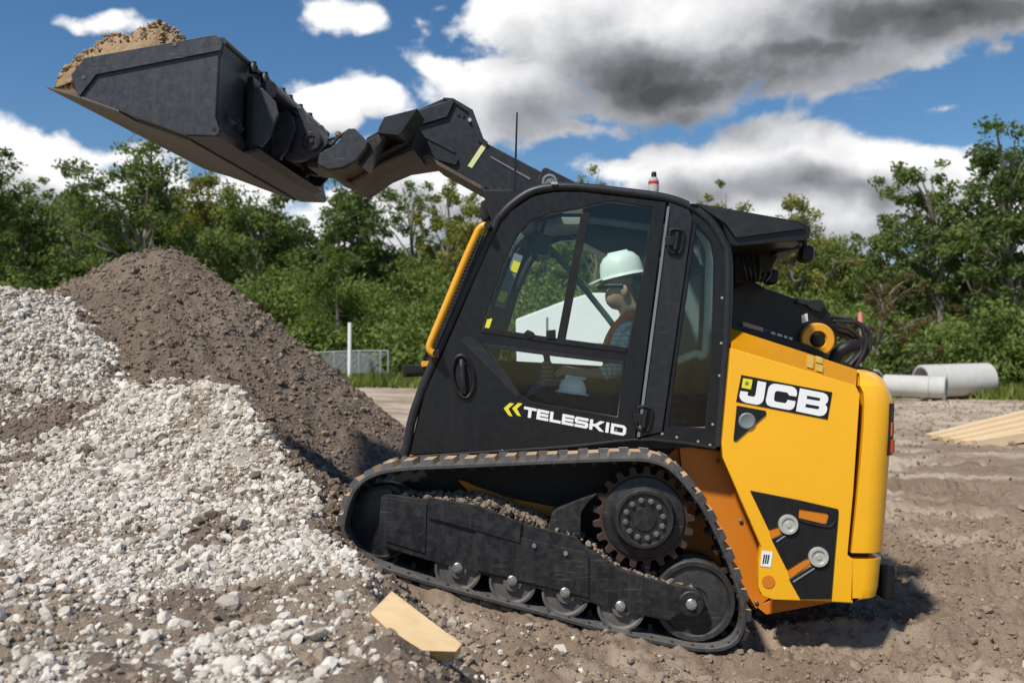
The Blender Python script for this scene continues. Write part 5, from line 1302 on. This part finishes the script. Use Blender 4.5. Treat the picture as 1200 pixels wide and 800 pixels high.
# the wood carries on behind
C, Rd, Np = [], [], []
for px in range(-110, 1320, 15):
    Yk = r.uniform(50, 62); top = np.interp(px, [-110, 60, 200, 330, 380, 470, 560, 640, 860, 960, 1060, 1130, 1200, 1320], [250, 255, 250, 270, 300, 305, 285, 275, 275, 290, 330, 340, 330, 300]) + r.normal() * 10
    p = pp(px, 430, Yk); z = bz(p.x, Yk); h = pp(px, top, Yk).z - z
    for k in range(34):
        f = r.uniform(0, 1) ** .75; a = r.uniform(0, 6.28); q = 2.4 * math.sqrt(max(.06, 1 - f ** 2)) * math.sqrt(r.uniform(.1, 1))
        C.append(np.array([p.x + math.cos(a) * q, Yk + math.sin(a) * q, z + h * f])); Rd.append(r.uniform(.7, 1.25)); Np.append(int(40 * r.uniform(.6, 1.3)))
V, Q, T = leaf_cloud(C, Rd, Np, .42, r, .8)
fw = fastmesh('distant_woods', V, Q, M['leafd'], None, {'tone': T}); tag(fw, 'dark mass of woodland behind the nearer trees', 'woods', kind='stuff')
# rough grass along the edge of the cleared ground
n = 90000
gx = r.uniform(-34, 32, n); gy = r.uniform(24, 36, n)
edge = np.interp(gx / gy, [-.75, -.3, -.16, .30, .36, .50], [25, 27.5, 29.5, 29.5, 29.6, 27.0]) + 1.0 * fbm(gx * .3, gx * 0, 91, 2)
k = gy > edge; gx, gy = gx[k], gy[k]; n = len(gx); z = ground_h(gx, gy)
h = r.uniform(.18, .5, n) * (1 + .5 * fbm(gx * .4, gy * .4, 92, 2)); a = r.uniform(0, 6.28, n); wd = r.uniform(.025, .06, n); bx, by = r.normal(size=n) * .12, r.normal(size=n) * .12
B0 = np.stack([gx - np.cos(a) * wd, gy - np.sin(a) * wd, z - .03], -1); B1 = np.stack([gx + np.cos(a) * wd, gy + np.sin(a) * wd, z - .03], -1); Tt = np.stack([gx + bx, gy + by, z + h], -1)
V = np.stack([B0, B1, Tt], 1).reshape(-1, 3)
gr = fastmesh('grass', V, np.arange(len(V)).reshape(-1, 3), M['grass'], None, {'tone': np.repeat(r.uniform(0, 1, n), 3)}); tag(gr, 'rough green grass between the bare ground and the shrubs', 'grass', kind='stuff')

# ================================================================== light and sky
SUN = Vector((-.33, -.50, .80)).normalized()           # towards the sun
sd = bpy.data.lights.new('sun', 'SUN'); sd.energy = 3.55; sd.angle = R(3.5); sd.color = (1, .955, .88)
so = bpy.data.objects.new('sun', sd); COL.objects.link(so); so.rotation_euler = SUN.to_track_quat('Z', 'Y').to_euler(); so.location = (0, 0, 30)
wld = bpy.data.worlds.new('World'); scene.world = wld; wld.use_nodes = True; nt = wld.node_tree; nt.nodes.clear()
out = nd(nt, 'ShaderNodeOutputWorld')
sky = nd(nt, 'ShaderNodeTexSky', sky_type='NISHITA'); sky.sun_disc = False
sky.sun_elevation = math.asin(SUN.z); sky.sun_rotation = math.atan2(SUN.x, SUN.y); sky.air_density = 1.0; sky.dust_density = .25; sky.ozone_density = 2.2
geo = nd(nt, 'ShaderNodeNewGeometry')
tcw = nd(nt, 'ShaderNodeTexCoord').outputs['Generated']
def vm(nt, op, a, b=None, s=None):
    n = nt.nodes.new('ShaderNodeVectorMath'); n.operation = op
    for i, v in enumerate((a, b)):
        if v is None: continue
        if hasattr(v, 'node'): nt.links.new(v, n.inputs[i])
        else: n.inputs[i].default_value = v
    return n
# cloud banks by their bearing and height in the sky: (px, py, half width, half height, weight)
BANKS = [(735, 40, 190, 72, 1.0), (930, 45, 210, 66, 1.0), (1095, 2, 190, 40, 1.0), (600, 118, 96, 46, .95), (780, 108, 150, 38, .9), (580, 18, 56, 36, .8), (655, 162, 70, 18, .5), (520, 95, 30, 22, .7),
         (805, 218, 95, 34, .9), (930, 196, 105, 44, 1.0), (1030, 198, 85, 42, .95), (1095, 215, 72, 44, .85), (735, 212, 50, 20, .75), (940, 250, 200, 44, .9), (1140, 255, 110, 46, .7),
         (380, 128, 46, 30, 1.0), (436, 140, 40, 18, .8), (335, 155, 36, 28, .7), (500, 235, 120, 50, .9), (400, 270, 110, 40, .7),
         (45, 205, 105, 44, 1.0), (150, 215, 100, 36, .85), (250, 235, 110, 34, .7), (-60, 195, 100, 55, .9),
         (402, 10, 40, 30, .8), (130, 22, 36, 16, .55), (58, 24, 16, 12, .35), (1118, 110, 30, 9, .36), (150, 165, 60, 16, .4),
         (300, -190, 260, 80, .9), (900, -240, 420, 130, 1.0), (-420, -60, 200, 90, .8), (1560, 60, 220, 110, .9)]
HEAVY = [(790, 108, 225, 58, 1.0), (1080, 12, 230, 54, 1.0), (690, 130, 110, 34, .7), (950, 74, 130, 36, .75), (1010, 205, 160, 26, .6), (620, 60, 60, 26, .35), (860, 232, 120, 26, .45), (90, 235, 120, 24, .35), (520, 240, 120, 30, .4), (1120, 235, 80, 26, .45)]
def blobs(grp, vec, items, lim=1.25):
    tot = None
    for (a, b, hw, hh, w_) in items:
        c = ray(a, b).normalized(); k = c.length / ray(a, b).length
        d = vm(grp, 'SUBTRACT', vec, tuple(c)).outputs[0]
        d = vm(grp, 'MULTIPLY', d, (F / hw / k * .95, F / hw / k * .25, F / hh / k * .95)).outputs[0]
        v = mth(grp, 'MULTIPLY', mth(grp, 'SUBTRACT', lim, vm(grp, 'LENGTH', d).outputs['Value']), w_)
        v = mth(grp, 'MAXIMUM', v, -.9)
        tot = v if tot is None else mth(grp, 'SMOOTH_MAX', tot, v, .18)
    return tot
def density_group(name, det, fine):
    grp = bpy.data.node_groups.new(name, 'ShaderNodeTree')
    grp.interface.new_socket('Vector', in_out='INPUT', socket_type='NodeSocketVector'); grp.interface.new_socket('Density', in_out='OUTPUT', socket_type='NodeSocketFloat')
    gi = grp.nodes.new('NodeGroupInput'); go = grp.nodes.new('NodeGroupOutput'); vec = gi.outputs[0]
    wn = nd(grp, 'ShaderNodeTexNoise'); wn.inputs['Scale'].default_value = 7.; wn.inputs['Detail'].default_value = 2; grp.links.new(vec, wn.inputs['Vector'])
    wv = vm(grp, 'SCALE', vm(grp, 'SUBTRACT', wn.outputs['Color'], (.5, .5, .5)).outputs[0]); wv.inputs['Scale'].default_value = .10
    tot = blobs(grp, vm(grp, 'ADD', vec, wv.outputs[0]).outputs[0], BANKS)
    stv = vm(grp, 'MULTIPLY', vec, (1, 1, 1.35)).outputs[0]
    f1 = noise(grp, stv, 8.5, det, .60, .1)
    dens = mth(grp, 'ADD', tot, mth(grp, 'MULTIPLY', mth(grp, 'SUBTRACT', f1, .5), 1.7))
    if fine:
        f2 = noise(grp, stv, 17, 5, .55)
        dens = mth(grp, 'ADD', dens, mth(grp, 'MULTIPLY', mth(grp, 'SUBTRACT', mth(grp, 'ABSOLUTE', mth(grp, 'SUBTRACT', f2, .5)), .10), 1.3))
    grp.links.new(dens, go.inputs[0]); return grp
GF, GC = density_group('cloud_density', 8, True), density_group('cloud_bulk', 6, False)
def density(v, g):
    n = nt.nodes.new('ShaderNodeGroup'); n.node_tree = g; nt.links.new(v, n.inputs[0]); return n.outputs[0]
D0 = density(tcw, GF)
D1 = density(vm(nt, 'ADD', tcw, (-.012, 0, .030)).outputs[0], GC)
D2 = density(vm(nt, 'ADD', tcw, (-.03, 0, .085)).outputs[0], GC)
alpha = nd(nt, 'ShaderNodeMapRange', interpolation_type='SMOOTHSTEP'); alpha.inputs[1].default_value = .02; alpha.inputs[2].default_value = .38; nt.links.new(D0, alpha.inputs[0])
# the deeper a bank is and the more of it lies above, the greyer its underside
hw_ = nd(nt, 'ShaderNodeTexNoise'); hw_.inputs['Scale'].default_value = 9.; hw_.inputs['Detail'].default_value = 5; nt.links.new(tcw, hw_.inputs['Vector'])
wv = vm(nt, 'SCALE', vm(nt, 'SUBTRACT', hw_.outputs['Color'], (.5, .5, .5)).outputs[0]); wv.inputs['Scale'].default_value = .13
HV = mth(nt, 'MAXIMUM', blobs(nt, vm(nt, 'ADD', tcw, wv.outputs[0]).outputs[0], HEAVY, 1.3), 0.)
thick = mth(nt, 'ADD', mth(nt, 'MULTIPLY', mth(nt, 'MAXIMUM', D1, 0.), .30), mth(nt, 'MULTIPLY', mth(nt, 'MAXIMUM', D2, 0.), .34))
thick = mth(nt, 'ADD', thick, mth(nt, 'MULTIPLY', mth(nt, 'MINIMUM', mth(nt, 'MAXIMUM', D0, 0.), 1.), mth(nt, 'MULTIPLY', HV, 1.35)))
thick = mth(nt, 'MAXIMUM', mth(nt, 'ADD', thick, mth(nt, 'MULTIPLY', mth(nt, 'SUBTRACT', D1, D0), .42)), 0.)
lit = ramp(nt, mth(nt, 'MULTIPLY', thick, .5), [(.0, (1.05, 1.05, 1.05)), (.09, (.93, .93, .94)), (.22, (.74, .75, .77)), (.42, (.42, .43, .46)), (.70, (.17, .175, .19)), (1., (.085, .09, .10))])
hs = nd(nt, 'ShaderNodeHueSaturation'); hs.inputs['Saturation'].default_value = 1.26; hs.inputs['Value'].default_value = 1.; nt.links.new(sky.outputs[0], hs.inputs['Color'])
b1 = nd(nt, 'ShaderNodeBackground'); nt.links.new(hs.outputs[0], b1.inputs[0]); b1.inputs[1].default_value = .074
b2 = nd(nt, 'ShaderNodeBackground'); nt.links.new(lit, b2.inputs[0]); b2.inputs[1].default_value = .72
mx = nd(nt, 'ShaderNodeMixShader'); nt.links.new(alpha.outputs[0], mx.inputs[0]); nt.links.new(b1.outputs[0], mx.inputs[1]); nt.links.new(b2.outputs[0], mx.inputs[2]); nt.links.new(mx.outputs[0], out.inputs[0])
wld.cycles.sampling_method = 'MANUAL'; wld.cycles.sample_map_resolution = 256
scene.view_settings.view_transform = 'Standard'; scene.view_settings.look = 'None'; scene.view_settings.exposure = 0.45; scene.view_settings.gamma = 1.0
scene.render.engine = 'CYCLES'; scene.cycles.use_denoising = True
scene.cycles.max_bounces = 8; scene.cycles.diffuse_bounces = 3; scene.cycles.glossy_bounces = 3; scene.cycles.transparent_max_bounces = 8; scene.cycles.transmission_bounces = 4
scene.cycles.sample_clamp_indirect = 6; scene.cycles.caustics_reflective = False; scene.cycles.caustics_refractive = False
bpy.context.view_layer.update()
